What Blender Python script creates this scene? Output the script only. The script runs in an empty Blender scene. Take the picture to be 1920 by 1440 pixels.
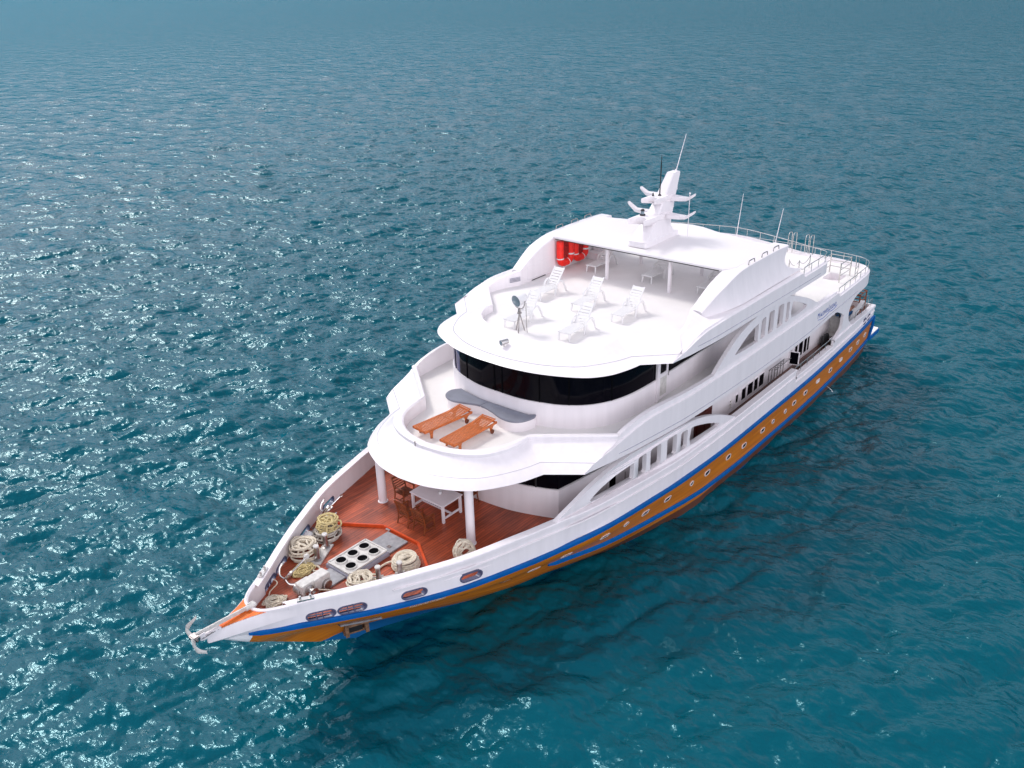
import bpy, bmesh, math, random
import numpy as np
from mathutils import Vector, Matrix, geometry
rad = math.radians
S = bpy.context.scene
COL = S.collection
random.seed(7)
rng = np.random.default_rng(7)

# ------------------------------------------------------------------ camera
CAM_POS = Vector((29.893195, 19.609124, 20.651960))
YAW, PITCH, ROLL, FPX = 3.845202166, 0.433883497, -0.027380693, 1654.571
fwd = Vector((math.cos(YAW)*math.cos(PITCH), math.sin(YAW)*math.cos(PITCH), -math.sin(PITCH)))
r0 = Vector((math.sin(YAW), -math.cos(YAW), 0)); u0 = r0.cross(fwd)
rt = r0*math.cos(ROLL)+u0*math.sin(ROLL); up = u0*math.cos(ROLL)-r0*math.sin(ROLL)
cd = bpy.data.cameras.new("camera"); cam = bpy.data.objects.new("camera", cd); COL.objects.link(cam)
cd.sensor_width = 36; cd.lens = 36*FPX/1920; cd.clip_start = .5; cd.clip_end = 20000
M = Matrix((rt, up, -fwd)).transposed().to_4x4(); M.translation = CAM_POS
cam.matrix_world = M; S.camera = cam

# ------------------------------------------------------------------ light
SUN_EL, SUN_AZ = rad(49), math.atan2(-.995, -.08)
sd = Vector((math.cos(SUN_AZ)*math.cos(SUN_EL), math.sin(SUN_AZ)*math.cos(SUN_EL), math.sin(SUN_EL)))
W = bpy.data.worlds.new("World"); S.world = W; W.use_nodes = True
nt = W.node_tree; bg = nt.nodes["Background"]
sky = nt.nodes.new("ShaderNodeTexSky"); sky.sky_type = 'NISHITA'; sky.sun_disc = False
sky.sun_elevation = SUN_EL; sky.sun_rotation = math.atan2(sd.x, sd.y)
sky.air_density = 1.0; sky.dust_density = 0.6; sky.ozone_density = 1.0
# thin high cloud: the sky is dimmer and bluer low down than it is overhead
tcw = nt.nodes.new("ShaderNodeTexCoord"); sxyz = nt.nodes.new("ShaderNodeSeparateXYZ"); nt.links.new(tcw.outputs["Generated"], sxyz.inputs[0])
rmp = nt.nodes.new("ShaderNodeValToRGB"); nt.links.new(sxyz.outputs[2], rmp.inputs[0])
E_ = rmp.color_ramp.elements; E_[0].position = 0; E_[0].color = (.001, .066, .112, 1); E_[1].position = .75; E_[1].color = (.56, .55, .57, 1)
e = E_.new(.10); e.color = (.012, .115, .178, 1); e = E_.new(.22); e.color = (.42, .42, .45, 1); e = E_.new(.4); e.color = (.64, .62, .64, 1)
mulw = nt.nodes.new("ShaderNodeMix"); mulw.data_type = 'RGBA'; mulw.blend_type = 'MULTIPLY'; mulw.inputs[0].default_value = 1
hsv = nt.nodes.new("ShaderNodeHueSaturation"); hsv.inputs["Saturation"].default_value = .34; nt.links.new(sky.outputs[0], hsv.inputs["Color"])
nt.links.new(hsv.outputs[0], mulw.inputs[6]); nt.links.new(rmp.outputs[0], mulw.inputs[7])
# bright veil of thin cloud round the sun
dotn = nt.nodes.new("ShaderNodeVectorMath"); dotn.operation = 'DOT_PRODUCT'; dotn.inputs[1].default_value = sd
nt.links.new(tcw.outputs["Generated"], dotn.inputs[0])
def wm_(op, a, b_=None):
    n = nt.nodes.new("ShaderNodeMath"); n.operation = op
    for i, q in enumerate((a, b_)):
        if q is None: continue
        if isinstance(q, (int, float)): n.inputs[i].default_value = q
        else: nt.links.new(q, n.inputs[i])
    return n.outputs[0]
glow = wm_('MULTIPLY', wm_('EXPONENT', wm_('DIVIDE', wm_('SUBTRACT', dotn.outputs["Value"], 1.0), .018)), 30.0)
cmb = nt.nodes.new("ShaderNodeCombineColor")
for i, k_ in enumerate((1.0, .96, .92)): nt.links.new(wm_('MULTIPLY', glow, k_), cmb.inputs[i])
addw = nt.nodes.new("ShaderNodeMix"); addw.data_type = 'RGBA'; addw.blend_type = 'ADD'; addw.inputs[0].default_value = 1; addw.clamp_result = False
nt.links.new(mulw.outputs[2], addw.inputs[6]); nt.links.new(cmb.outputs[0], addw.inputs[7])
# added fill: broad bright sky lobe behind the camera, brightens the shaded port side
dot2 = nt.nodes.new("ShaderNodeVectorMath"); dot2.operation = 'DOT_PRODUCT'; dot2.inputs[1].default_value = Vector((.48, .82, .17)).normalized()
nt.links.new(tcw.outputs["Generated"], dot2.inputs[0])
flank_fill = wm_('MULTIPLY', wm_('EXPONENT', wm_('DIVIDE', wm_('SUBTRACT', dot2.outputs["Value"], 1.0), .22)), 8.0)
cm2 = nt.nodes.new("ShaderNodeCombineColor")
for i, k_ in enumerate((1.0, .93, .98)): nt.links.new(wm_('MULTIPLY', flank_fill, k_), cm2.inputs[i])
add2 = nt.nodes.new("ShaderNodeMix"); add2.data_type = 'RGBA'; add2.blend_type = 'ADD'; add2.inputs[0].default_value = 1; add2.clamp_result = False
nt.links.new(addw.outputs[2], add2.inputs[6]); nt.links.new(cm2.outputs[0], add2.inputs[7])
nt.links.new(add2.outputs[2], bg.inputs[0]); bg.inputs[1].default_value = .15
L = bpy.data.lights.new("sun", 'SUN'); L.energy = .5; L.angle = rad(10); L.color = (1, .95, .89)
lo = bpy.data.objects.new("sun", L); COL.objects.link(lo)
lo.rotation_euler = (-sd).to_track_quat('-Z', 'Y').to_euler(); lo.location = (0, 0, 60)
S.view_settings.view_transform = 'Standard'; S.view_settings.look = 'None'
S.view_settings.exposure = 1.15; S.view_settings.gamma = 1

# ------------------------------------------------------------------ materials
MATS = {}
def mat(name, col, rough=.5, metal=0., spec=.5, coat=0., noise=None, bump=None):
    """noise=(scale, amount, stretch) varies the colour; bump=(scale, strength)"""
    m = bpy.data.materials.new(name); m.use_nodes = True
    t = m.node_tree; b = t.nodes["Principled BSDF"]
    b.inputs["Base Color"].default_value = (*col, 1); b.inputs["Roughness"].default_value = rough
    b.inputs["Metallic"].default_value = metal; b.inputs["Specular IOR Level"].default_value = spec
    b.inputs["Coat Weight"].default_value = coat
    tc = t.nodes.new("ShaderNodeTexCoord")
    if noise:
        mp = t.nodes.new("ShaderNodeMapping"); mp.inputs["Scale"].default_value = noise[2] if len(noise) > 2 else (1, 1, 1)
        n = t.nodes.new("ShaderNodeTexNoise"); n.inputs["Scale"].default_value = noise[0]; n.inputs["Detail"].default_value = 6
        t.links.new(tc.outputs["Object"], mp.inputs[0]); t.links.new(mp.outputs[0], n.inputs["Vector"])
        r = t.nodes.new("ShaderNodeValToRGB")
        r.color_ramp.elements[0].position = .3; r.color_ramp.elements[1].position = .7
        a = noise[1]
        r.color_ramp.elements[0].color = (*[c*(1-a) for c in col], 1)
        r.color_ramp.elements[1].color = (*[min(1, c*(1+a)) for c in col], 1)
        t.links.new(n.outputs["Fac"], r.inputs[0]); t.links.new(r.outputs[0], b.inputs["Base Color"])
    if bump:
        n2 = t.nodes.new("ShaderNodeTexNoise"); n2.inputs["Scale"].default_value = bump[0]; n2.inputs["Detail"].default_value = 4
        t.links.new(tc.outputs["Object"], n2.inputs["Vector"])
        bp = t.nodes.new("ShaderNodeBump"); bp.inputs["Strength"].default_value = bump[1]; bp.inputs["Distance"].default_value = .02
        t.links.new(n2.outputs["Fac"], bp.inputs["Height"]); t.links.new(bp.outputs[0], b.inputs["Normal"])
    MATS[name] = m
    return m
mat('white', (.83, .785, .805), .32, noise=(1.2, .035, (3, 3, .3)), bump=(1.5, .05))
mat('deck_white', (.77, .745, .74), .6, noise=(.7, .05), bump=(40, .06))
mat('cream_deck', (.77, .745, .725), .55, noise=(.8, .05), bump=(40, .06))
mat('plastic', (.76, .75, .75), .4)
mat('glass', (.002, .0018, .004), .07, spec=.08)
mat('glass_blue', (.07, .075, .17), .05, spec=.4)
mat('dark', (.012, .012, .014), .5)
mat('black_hole', (.002, .002, .003), .9, spec=.05)
mat('blue', (.0008, .095, .34), .45, spec=.18, noise=(3, .12), bump=(8, .08))
mat('blue_frame', (.085, .09, .16), .4)
mat('steel', (.62, .60, .58), .22, metal=1, noise=(6, .12))
mat('old_steel', (.40, .37, .36), .35, metal=1, noise=(8, .3))
mat('grey_plate', (.30, .30, .32), .5, metal=.3, noise=(5, .22), bump=(20, .1))
mat('vent_white', (.60, .58, .55), .5, noise=(7, .15))
mat('lavender_grey', (.33, .33, .40), .5, noise=(6, .15))
mat('cushion', (.20, .21, .255), .8, noise=(2.5, .1), bump=(60, .15))
mat('teak', (.52, .135, .03), .5, noise=(4, .35, (1, 8, 8)))
mat('chair_wood', (.20, .048, .013), .4, noise=(6, .35))
mat('red', (.92, .018, .008), .5, noise=(5, .15), bump=(20, .2))
mat('red_net', (.30, .006, .005), .8, noise=(18, .6), bump=(25, .5))
mat('orange_paint', (.62, .075, .014), .4, noise=(5, .15))
mat('rope_cream', (.66, .59, .47), .85, noise=(14, .16), bump=(90, .4))
mat('rope_grey', (.50, .46, .40), .85, noise=(14, .25), bump=(90, .4))
mat('rope_yellow', (.58, .47, .23), .85, noise=(14, .2), bump=(90, .4))
mat('net_white', (.72, .66, .64), .8, noise=(10, .12), bump=(40, .5))
mat('letter_blue', (.03, .10, .42), .5)
mat('letter_white', (.75, .75, .72), .5)
mat('red_door', (.085, .012, .008), .35, noise=(4, .2))
mat('beige', (.50, .42, .33), .6)
mat('rust', (.19, .10, .055), .6, noise=(9, .5))
mat('dive_blue', (.01, .12, .32), .6, noise=(6, .3))
mat('brown_mat', (.30, .14, .09), .7, noise=(6, .3))
mat('lens', (.22, .29, .33), .08, spec=.8)
mat('foam', (.75, .8, .82), .6)

def awning_material():
    m = bpy.data.materials.new('awning'); m.use_nodes = True; t = m.node_tree; b = t.nodes["Principled BSDF"]
    b.inputs["Base Color"].default_value = (.86, .83, .84, 1); b.inputs["Roughness"].default_value = .5
    tr = t.nodes.new("ShaderNodeBsdfTranslucent"); tr.inputs[0].default_value = (.85, .80, .78, 1)
    mx = t.nodes.new("ShaderNodeMixShader"); mx.inputs[0].default_value = .12
    t.links.new(b.outputs[0], mx.inputs[1]); t.links.new(tr.outputs[0], mx.inputs[2])
    t.links.new(mx.outputs[0], t.nodes["Material Output"].inputs[0]); MATS['awning'] = m
awning_material()
def planks(name, col, dark, w=.11, rough=.33, coat=.25):
    m = bpy.data.materials.new(name); m.use_nodes = True; t = m.node_tree; b = t.nodes["Principled BSDF"]
    tc = t.nodes.new("ShaderNodeTexCoord"); ge = t.nodes.new("ShaderNodeNewGeometry")
    br = t.nodes.new("ShaderNodeTexBrick"); br.inputs["Scale"].default_value = 1
    br.inputs["Brick Width"].default_value = 3.1; br.inputs["Row Height"].default_value = w
    br.inputs["Mortar Size"].default_value = .006; br.inputs["Mortar Smooth"].default_value = .3; br.inputs["Bias"].default_value = 0
    br.inputs["Color1"].default_value = (*[c*.78 for c in col], 1); br.inputs["Color2"].default_value = (*[c*1.2 for c in col], 1)
    br.inputs["Mortar"].default_value = (*dark, 1)
    t.links.new(ge.outputs["Position"], br.inputs["Vector"])
    mp = t.nodes.new("ShaderNodeMapping"); mp.inputs["Scale"].default_value = (.5, 7, 1)
    n = t.nodes.new("ShaderNodeTexNoise"); n.inputs["Scale"].default_value = 2.2; n.inputs["Detail"].default_value = 8
    t.links.new(ge.outputs["Position"], mp.inputs[0]); t.links.new(mp.outputs[0], n.inputs["Vector"])
    mx = t.nodes.new("ShaderNodeMix"); mx.data_type = 'RGBA'; mx.blend_type = 'OVERLAY'; mx.inputs[0].default_value = .75
    t.links.new(br.outputs["Color"], mx.inputs[6]); t.links.new(n.outputs["Fac"], mx.inputs[7])
    n3 = t.nodes.new("ShaderNodeTexNoise"); n3.inputs["Scale"].default_value = .9; n3.inputs["Detail"].default_value = 5
    t.links.new(ge.outputs["Position"], n3.inputs["Vector"])
    mr = t.nodes.new("ShaderNodeMapRange"); mr.inputs[1].default_value = .35; mr.inputs[2].default_value = .7; mr.inputs[3].default_value = .7; mr.inputs[4].default_value = 1.25
    t.links.new(n3.outputs["Fac"], mr.inputs[0])
    mm = t.nodes.new("ShaderNodeMix"); mm.data_type = 'RGBA'; mm.blend_type = 'MULTIPLY'; mm.inputs[0].default_value = 1
    t.links.new(mx.outputs[2], mm.inputs[6]); t.links.new(mr.outputs[0], mm.inputs[7])
    t.links.new(mm.outputs[2], b.inputs["Base Color"])
    b.inputs["Roughness"].default_value = rough; b.inputs["Coat Weight"].default_value = coat; b.inputs["Coat Roughness"].default_value = .25
    bp = t.nodes.new("ShaderNodeBump"); bp.inputs["Strength"].default_value = .25; bp.inputs["Distance"].default_value = .01
    t.links.new(n.outputs["Fac"], bp.inputs["Height"]); t.links.new(bp.outputs[0], b.inputs["Normal"])
    MATS[name] = m
planks('deck_wood', (.38, .072, .026), (.05, .012, .008), rough=.42, coat=.1)
planks('bow_wood', (.80, .17, .015), (.28, .04, .006), w=.07, rough=.6, coat=0)
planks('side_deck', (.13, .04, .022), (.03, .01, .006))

def hull_material():
    m = bpy.data.materials.new('hull_paint'); m.use_nodes = True; t = m.node_tree; b = t.nodes["Principled BSDF"]
    N = t.nodes.new; K = t.links.new
    ge = N("ShaderNodeNewGeometry"); sp = N("ShaderNodeSeparateXYZ"); K(ge.outputs["Position"], sp.inputs[0])
    def mth(op, a, c=None):
        n = N("ShaderNodeMath"); n.operation = op
        for i, q in enumerate((a, c)):
            if q is None: continue
            if isinstance(q, (int, float)): n.inputs[i].default_value = q
            else: K(q, n.inputs[i])
        return n.outputs[0]
    mr = N("ShaderNodeMapRange"); K(sp.outputs[0], mr.inputs[0])
    mr.inputs[1].default_value = 11.2; mr.inputs[2].default_value = 13.6; mr.inputs[3].default_value = .14; mr.inputs[4].default_value = 1.06
    zb = mr.outputs[0]; z = sp.outputs[2]
    wob = N("ShaderNodeTexNoise"); wob.inputs["Scale"].default_value = .8; K(ge.outputs["Position"], wob.inputs["Vector"])
    blue = mth('LESS_THAN', z, zb)
    mr2 = N("ShaderNodeMapRange"); K(sp.outputs[0], mr2.inputs[0])
    mr2.inputs[1].default_value = 6; mr2.inputs[2].default_value = 10; mr2.inputs[3].default_value = .55; mr2.inputs[4].default_value = 0
    boot = mth('LESS_THAN', z, mth('ADD', zb, mr2.outputs[0]))
    # white stem head: in front of a slanted line
    tip = mth('GREATER_THAN', mth('ADD', sp.outputs[0], mth('MULTIPLY', z, .35)), 20.42)
    mp = N("ShaderNodeMapping"); mp.inputs["Scale"].default_value = (.25, .25, 5)
    K(ge.outputs["Position"], mp.inputs[0])
    n = N("ShaderNodeTexNoise"); n.inputs["Scale"].default_value = 1.6; n.inputs["Detail"].default_value = 7; K(mp.outputs[0], n.inputs["Vector"])
    rp = N("ShaderNodeValToRGB"); rp.color_ramp.elements[0].position = .3; rp.color_ramp.elements[1].position = .72
    rp.color_ramp.elements[0].color = (.43, .115, .003, 1); rp.color_ramp.elements[1].color = (.66, .215, .006, 1); K(n.outputs["Fac"], rp.inputs[0])
    def mix(f, a, c):
        x = N("ShaderNodeMix"); x.data_type = 'RGBA'; K(f, x.inputs[0])
        for i, q in ((6, a), (7, c)):
            if isinstance(q, tuple): x.inputs[i].default_value = (*q, 1)
            else: K(q, x.inputs[i])
        return x.outputs[2]
    c = mix(boot, rp.outputs[0], (.14, .045, .02)); c = mix(blue, c, (.01, .13, .36)); c = mix(tip, c, (.8, .785, .8))
    K(c, b.inputs["Base Color"]); b.inputs["Roughness"].default_value = .35
    bp = N("ShaderNodeBump"); bp.inputs["Strength"].default_value = .12; bp.inputs["Distance"].default_value = .02
    K(n.outputs["Fac"], bp.inputs["Height"]); K(bp.outputs[0], b.inputs["Normal"])
    MATS['hull_paint'] = m
hull_material()

# ------------------------------------------------------------------ mesh helpers
class MB:
    def __init__(s): s.v = []; s.f = []; s.m = []; s.cur = 0
    def add(s, vs, fs):
        o = len(s.v); s.v += [tuple(p) for p in vs]
        for f in fs: s.f.append([i+o for i in f]); s.m.append(s.cur)
        return s
    def use(s, i): s.cur = i; return s
    def grid(s, rows, closed=False):
        n = len(rows[0]); vs = [p for r in rows for p in r]; fs = []
        for i in range(len(rows)-1):
            for j in range(n if closed else n-1):
                k = (j+1) % n
                fs.append((i*n+j, i*n+k, (i+1)*n+k, (i+1)*n+j))
        return s.add(vs, fs)
    def box(s, c, d, rz=0, M=None):
        hx, hy_, hz = d[0]/2, d[1]/2, d[2]/2
        P = [Vector((x, y, z)) for x in (-hx, hx) for y in (-hy_, hy_) for z in (-hz, hz)]
        R = M if M is not None else Matrix.Rotation(rz, 3, 'Z')
        P = [R @ p+Vector(c) for p in P]
        return s.add(P, [(0, 1, 3, 2), (4, 6, 7, 5), (0, 4, 5, 1), (2, 3, 7, 6), (0, 2, 6, 4), (1, 5, 7, 3)])
    def bar(s, a, b, w, h):
        """rectangular bar from a to b, width w (horizontal) and height h"""
        a, b = Vector(a), Vector(b); d = (b-a); l = d.length; d.normalize()
        u = Vector((0, 0, 1)) if abs(d.z) < .95 else Vector((1, 0, 0))
        y = u.cross(d).normalized(); z = d.cross(y)
        R = Matrix((d, y, z)).transposed()
        return s.box((a+b)/2, (l, w, h), M=R)
    def tube(s, path, r, n=8, closed=False, caps=True):
        P = [Vector(p) for p in path]; k = len(P); rs = r if isinstance(r, (list, tuple)) else [r]*k
        rows = []; prev = None
        for i, p in enumerate(P):
            a = P[(i-1) % k] if (closed or i > 0) else P[i]; b = P[(i+1) % k] if (closed or i < k-1) else P[i]
            t = (b-a)
            if t.length < 1e-9: t = Vector((0, 0, 1))
            t.normalize()
            if prev is None:
                prev = Vector((0, 0, 1)) if abs(t.z) < .9 else Vector((1, 0, 0))
            x = (prev-t*prev.dot(t)).normalized(); prev = x; y = t.cross(x)
            rows.append([p+rs[i]*(x*math.cos(2*math.pi*j/n)+y*math.sin(2*math.pi*j/n)) for j in range(n)])
        if closed: rows.append(rows[0])
        s.grid(rows, True)
        if caps and not closed:
            o = len(s.v)-len(rows)*n
            s.f.append([o+j for j in range(n)][::-1]); s.m.append(s.cur)
            s.f.append([o+(k-1)*n+j for j in range(n)]); s.m.append(s.cur)
        return s
    def lathe(s, prof, c=(0, 0, 0), n=20, M=None):
        rows = []
        R = M if M is not None else Matrix.Identity(3)
        for r, z in prof:
            rows.append([R @ Vector((r*math.cos(2*math.pi*j/n), r*math.sin(2*math.pi*j/n), z))+Vector(c) for j in range(n)])
        return s.grid(rows, True)
    def sheet(s, loops, fz):
        """flat polygon with holes; fz maps (a,b) to a 3d point"""
        vs = [Vector((a, b, 0)) for l in loops for a, b in l]
        tr = geometry.tessellate_polygon([[Vector((a, b, 0)) for a, b in l] for l in loops])
        return s.add([fz(p.x, p.y) for p in vs], tr)
    def prism(s, loops, f0, f1):
        s.sheet(loops, f0); s.sheet(loops, f1)
        for l in loops:
            s.grid([[f0(*p) for p in l], [f1(*p) for p in l]], True)
        return s
    def build(s, name, mats, parent=None, sharp=32, bevel=0):
        me = bpy.data.meshes.new(name); me.from_pydata([tuple(p) for p in s.v], [], s.f)
        for m in (mats if isinstance(mats, (list, tuple)) else [mats]): me.materials.append(MATS[m])
        me.polygons.foreach_set('material_index', s.m)
        bm = bmesh.new(); bm.from_mesh(me)
        bmesh.ops.remove_doubles(bm, verts=bm.verts, dist=.0004)
        bmesh.ops.dissolve_degenerate(bm, edges=bm.edges, dist=.0003)
        bmesh.ops.recalc_face_normals(bm, faces=bm.faces)
        if bevel:
            es = [e for e in bm.edges if len(e.link_faces) == 2 and e.calc_face_angle() > rad(50)]
            if es: bmesh.ops.bevel(bm, geom=es, offset=bevel, segments=2, affect='EDGES', clamp_overlap=True)
        for f in bm.faces: f.smooth = True
        for e in bm.edges:
            e.smooth = not (len(e.link_faces) != 2 or e.calc_face_angle() > rad(sharp))
        bm.to_mesh(me); bm.free()
        o = bpy.data.objects.new(name, me); COL.objects.link(o)
        if parent is not None: o.parent = parent
        return o
def empty(name, label, cat, loc=(0, 0, 0), rz=0, group=None):
    o = bpy.data.objects.new(name, None); COL.objects.link(o); o.location = loc; o.rotation_euler = (0, 0, rz)
    o.empty_display_size = .3
    tag(o, label, cat, group); return o
def tag(o, label, cat, group=None):
    o['label'] = label; o['category'] = cat
    if group: o['group'] = group
    return o
def struct(o): o['kind'] = 'structure'; return o
def copy_tree(o, parent=None):
    c = o.copy(); COL.objects.link(c)
    if parent is not None: c.parent = parent
    for ch in list(o.children): copy_tree(ch, c)
    return c
def smooth(pts, n=6, closed=False):
    """Catmull-Rom through pts"""
    P = [np.array(p, float) for p in pts]; out = []; k = len(P)
    for i in range(k if closed else k-1):
        if closed: a, b, c, d = P[i-1], P[i], P[(i+1) % k], P[(i+2) % k]
        else: a, b, c, d = P[max(i-1, 0)], P[i], P[i+1], P[min(i+2, k-1)]
        for j in range(n):
            t = j/n
            out.append(tuple(.5*((2*b)+(-a+c)*t+(2*a-5*b+4*c-d)*t*t+(-a+3*b-3*c+d)*t**3)))
    if not closed: out.append(tuple(P[-1]))
    return out
def lerp_tab(tab):
    t = sorted(tab); X = np.array([a for a, _ in t]); Y = np.array([b for _, b in t])
    return lambda x: float(np.interp(x, X, Y))

# ------------------------------------------------------------------ hull lines
def smooth_tab(tab):
    """monotone-ish smooth interpolation of a table"""
    t = sorted(tab); P = smooth(t, 8); X = np.array([p[0] for p in P]); Y = np.array([p[1] for p in P])
    return lambda x: float(np.interp(x, X, Y))
yg = smooth_tab([(20.62, 0), (20.4, .06), (19.8, .19), (19.2, .4), (18.6, .68), (18, 1.01), (17.4, 1.38), (16.8, 1.76), (16.2, 2.12), (15.6, 2.46), (15, 2.77), (14.4, 3.08), (13.8, 3.37), (13.2, 3.62), (12.6, 3.82), (12, 4.0), (11.4, 4.18), (10.8, 4.36), (8.8, 4.87), (7, 5.14), (4, 5.36), (2, 5.42), (-4, 5.42), (-10, 5.42), (-16, 5.25), (-20, 4.9)])
zs = smooth_tab([(20.6, 3.62), (19.5, 3.36), (18.5, 3.14), (17, 3.03), (15, 2.94), (13, 2.90), (11, 2.83), (9.2, 2.82), (6.7, 2.74), (4.2, 2.62), (1.5, 2.48), (-1.5, 2.38), (-7, 2.39), (-10, 2.41), (-15, 2.52), (-20, 2.5)])   # knuckle / upper strake
zl = smooth_tab([(9.9, 1.86), (8, 1.64), (6.2, 1.52), (4, 1.32), (1, 1.05), (-2.5, .82), (-6, .82), (-11, .88), (-14.6, 1.0), (-17.4, 1.08), (-20, 1.05)])   # lower strake
def zg(x):
    if x > -7.45: return zg_f(x)
    if x > -12.1: return 3.12
    return zg_a(x)
zg_f = smooth_tab([(21, 3.86), (18, 3.86), (14, 3.91), (10, 3.9), (9, 3.86), (7, 3.8), (4.7, 3.66), (2.3, 3.56), (-1.4, 3.5), (-7.5, 3.5)])
zg_a = smooth_tab([(-13, 3.42), (-15.5, 3.42), (-18, 3.22), (-20, 3.1)])
xst = lerp_tab([(-2, 11.5), (-1, 13.3), (0, 14.95), (.52, 15.8), (1.14, 16.9), (2.98, 19.55), (3.85, 20.6), (9, 20.6)])
kf_a = lerp_tab([(-2, .6), (-1, .25), (0, .07), (.9, .035), (2.4, .008), (3.9, 0), (9, 0)])
kf_b = lerp_tab([(-2, .85), (-1, .62), (0, .36), (.7, .20), (1.3, .09), (2.4, .015), (3.9, 0), (9, 0)])
def hy(x, z):
    """half beam of the hull below the knuckle"""
    k = zs(min(x, 20.5))
    t = max(0., min(1., (k-z)/1.1)); t = t*t*(3-2*t)
    sh = (20.6-xst(z))*t
    s = 20.6-sh
    xp = -2+(x+2)*22.6/(s+2) if x > -2 else x
    f = max(0, min(1, (x-1)/8)); kk = kf_a(z)*(1-f)+kf_b(z)*f
    kk *= min(1, (k-z)/.6) if z < k else 0
    return max(yg(xp)*(1-kk), 0) if xp < 20.62 else 0.
STERN = -19.35

yacht = empty('yacht', 'large white motor yacht with orange hull, blue rub rails and red wooden foredeck', 'yacht', (0, 0, 0))
Y = yacht

# hull shell below the knuckle
m = MB()
NU = 150
us = [1-(1-i/NU)**1.0 for i in range(NU+1)]
rows = []
NT = 26
for it in range(NT+1):
    t = it/NT
    # stem end of this level
    xe = 19.5
    for _ in range(60):
        z = -1.4+t*(zs(min(xe, 20.5))+1.4); xe += .5*(xst(z)-xe)
    row = []
    for u in us:
        x = STERN+(xe-STERN)*(u**.85); z = -1.4+t*(zs(min(x, 20.5))+1.4)
        row.append((x, hy(x, z) if u < 1 else 0, z))
    rows.append(row)
for sgn in (1, -1):
    m.grid([[(x, y*sgn, z) for x, y, z in r] for r in rows])
# transom
m.grid([[(STERN, r[0][1]*q, r[0][2]) for q in (1, .5, 0, -.5, -1)] for r in rows])
hull = m.build('hull', 'hull_paint', Y, sharp=40)

# rub rails (half-round timber painted blue)
def rail_path(fz, x0, x1, n, fy):
    return [(x0+(x1-x0)*i/n, fy(x0+(x1-x0)*i/n, fz(x0+(x1-x0)*i/n)), fz(x0+(x1-x0)*i/n)) for i in range(n+1)]
def sq_tube(m, path, w, h):
    """flattened D-shaped moulding following a path on the side (normal roughly +-y)"""
    rows = []
    P = [Vector(p) for p in path]
    for i, p in enumerate(P):
        t = (P[min(i+1, len(P)-1)]-P[max(i-1, 0)]).normalized()
        nrm = Vector((t.y, -t.x, 0)).normalized()
        if nrm.y*p.y < 0: nrm = -nrm
        k = 1.0
        if i == 0 or i == len(P)-1: k = .55
        rows.append([p+nrm*(w*k*a)+Vector((0, 0, h*k*b)) for a, b in ((-.3, -.5), (.55, -.5), (.88, -.36), (1, 0), (.88, .36), (.55, .5), (-.3, .5))])
    m.grid(rows, True)
    n = len(rows[0]); o = len(m.v)-len(rows)*n
    m.f.append([o+j for j in range(n)]); m.m.append(m.cur); m.f.append([o+(len(rows)-1)*n+j for j in range(n)]); m.m.append(m.cur)
for sgn in (1, -1):
    m = MB()
    p = rail_path(zs, 19.4, STERN-.02, 130, lambda x, z: yg(x))
    p = [(x, y*sgn, z) for x, y, z in p]
    sq_tube(m, p, .10, .185)
    # stern drop to the lower rail
    m.tube([(STERN-.03, sgn*(yg(STERN)+.02), 2.52), (STERN-.06, sgn*(yg(STERN)), 1.9), (STERN-.03, sgn*(hy(STERN, 1.1)+.02), 1.02)], .09, 8)
    m.build('rub_rail', 'blue', hull)
    m = MB()
    p = rail_path(zl, 9.8, STERN-.02, 100, hy)
    sq_tube(m, [(x, y*sgn, z) for x, y, z in p], .10, .20)
    m.build('rub_rail', 'blue', hull)
# transom panel
m = MB(); m.box((STERN-.03, 0, 1.75), (.05, 9.5, 1.6)); m.build('transom_panel', 'blue', hull)

# portholes
def oval(cx, cz, w, h, n=20, p=2.6):
    out = []
    for i in range(n):
        a = 2*math.pi*i/n; c, s_ = math.cos(a), math.sin(a)
        out.append((cx+w/2*math.copysign(abs(c)**(2/p), c), cz+h/2*math.copysign(abs(s_)**(2/p), s_)))
    return out
def stadium(cx, cz, w, h, n=8):
    r = h/2; out = []
    for i in range(n+1): a = -math.pi/2+math.pi*i/n; out.append((cx+w/2-r+r*math.cos(a), cz+r*math.sin(a)))
    for i in range(n+1): a = math.pi/2+math.pi*i/n; out.append((cx-w/2+r+r*math.cos(a), cz+r*math.sin(a)))
    return out
def hull_plate(m, poly, fy, sgn, o0, o1):
    m.prism([poly], lambda a, b: (a, sgn*(fy(a, b)+o0), b), lambda a, b: (a, sgn*(fy(a, b)+o1), b))
def ring_plate(m, outer, inner, fy, sgn, o0, o1):
    m.prism([outer, inner], lambda a, b: (a, sgn*(fy(a, b)+o0), b), lambda a, b: (a, sgn*(fy(a, b)+o1), b))
PH = [(10.60, 2.12, 1), (9.28, 2.14, 1), (7.61, 2.22, 1), (6.44, 2.18, 0), (5.25, 2.10, 1), (3.80, 2.02, 1), (2.03, 1.90, 0), (.76, 1.80, 1), (-1.15, 1.68, 1), (-2.67, 1.57, 1), (-4.54, 1.53, 1), (-5.63, 1.53, 0), (-6.96, 1.53, 0), (-7.93, 1.60, 1), (-9.25, 1.64, 1), (-10.83, 1.68, 2), (-12.54, 1.66, 1), (-14.05, 1.72, 2), (-15.54, 1.78, 1), (-16.82, 1.77, 1), (-18.25, 1.72, 1)]
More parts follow.
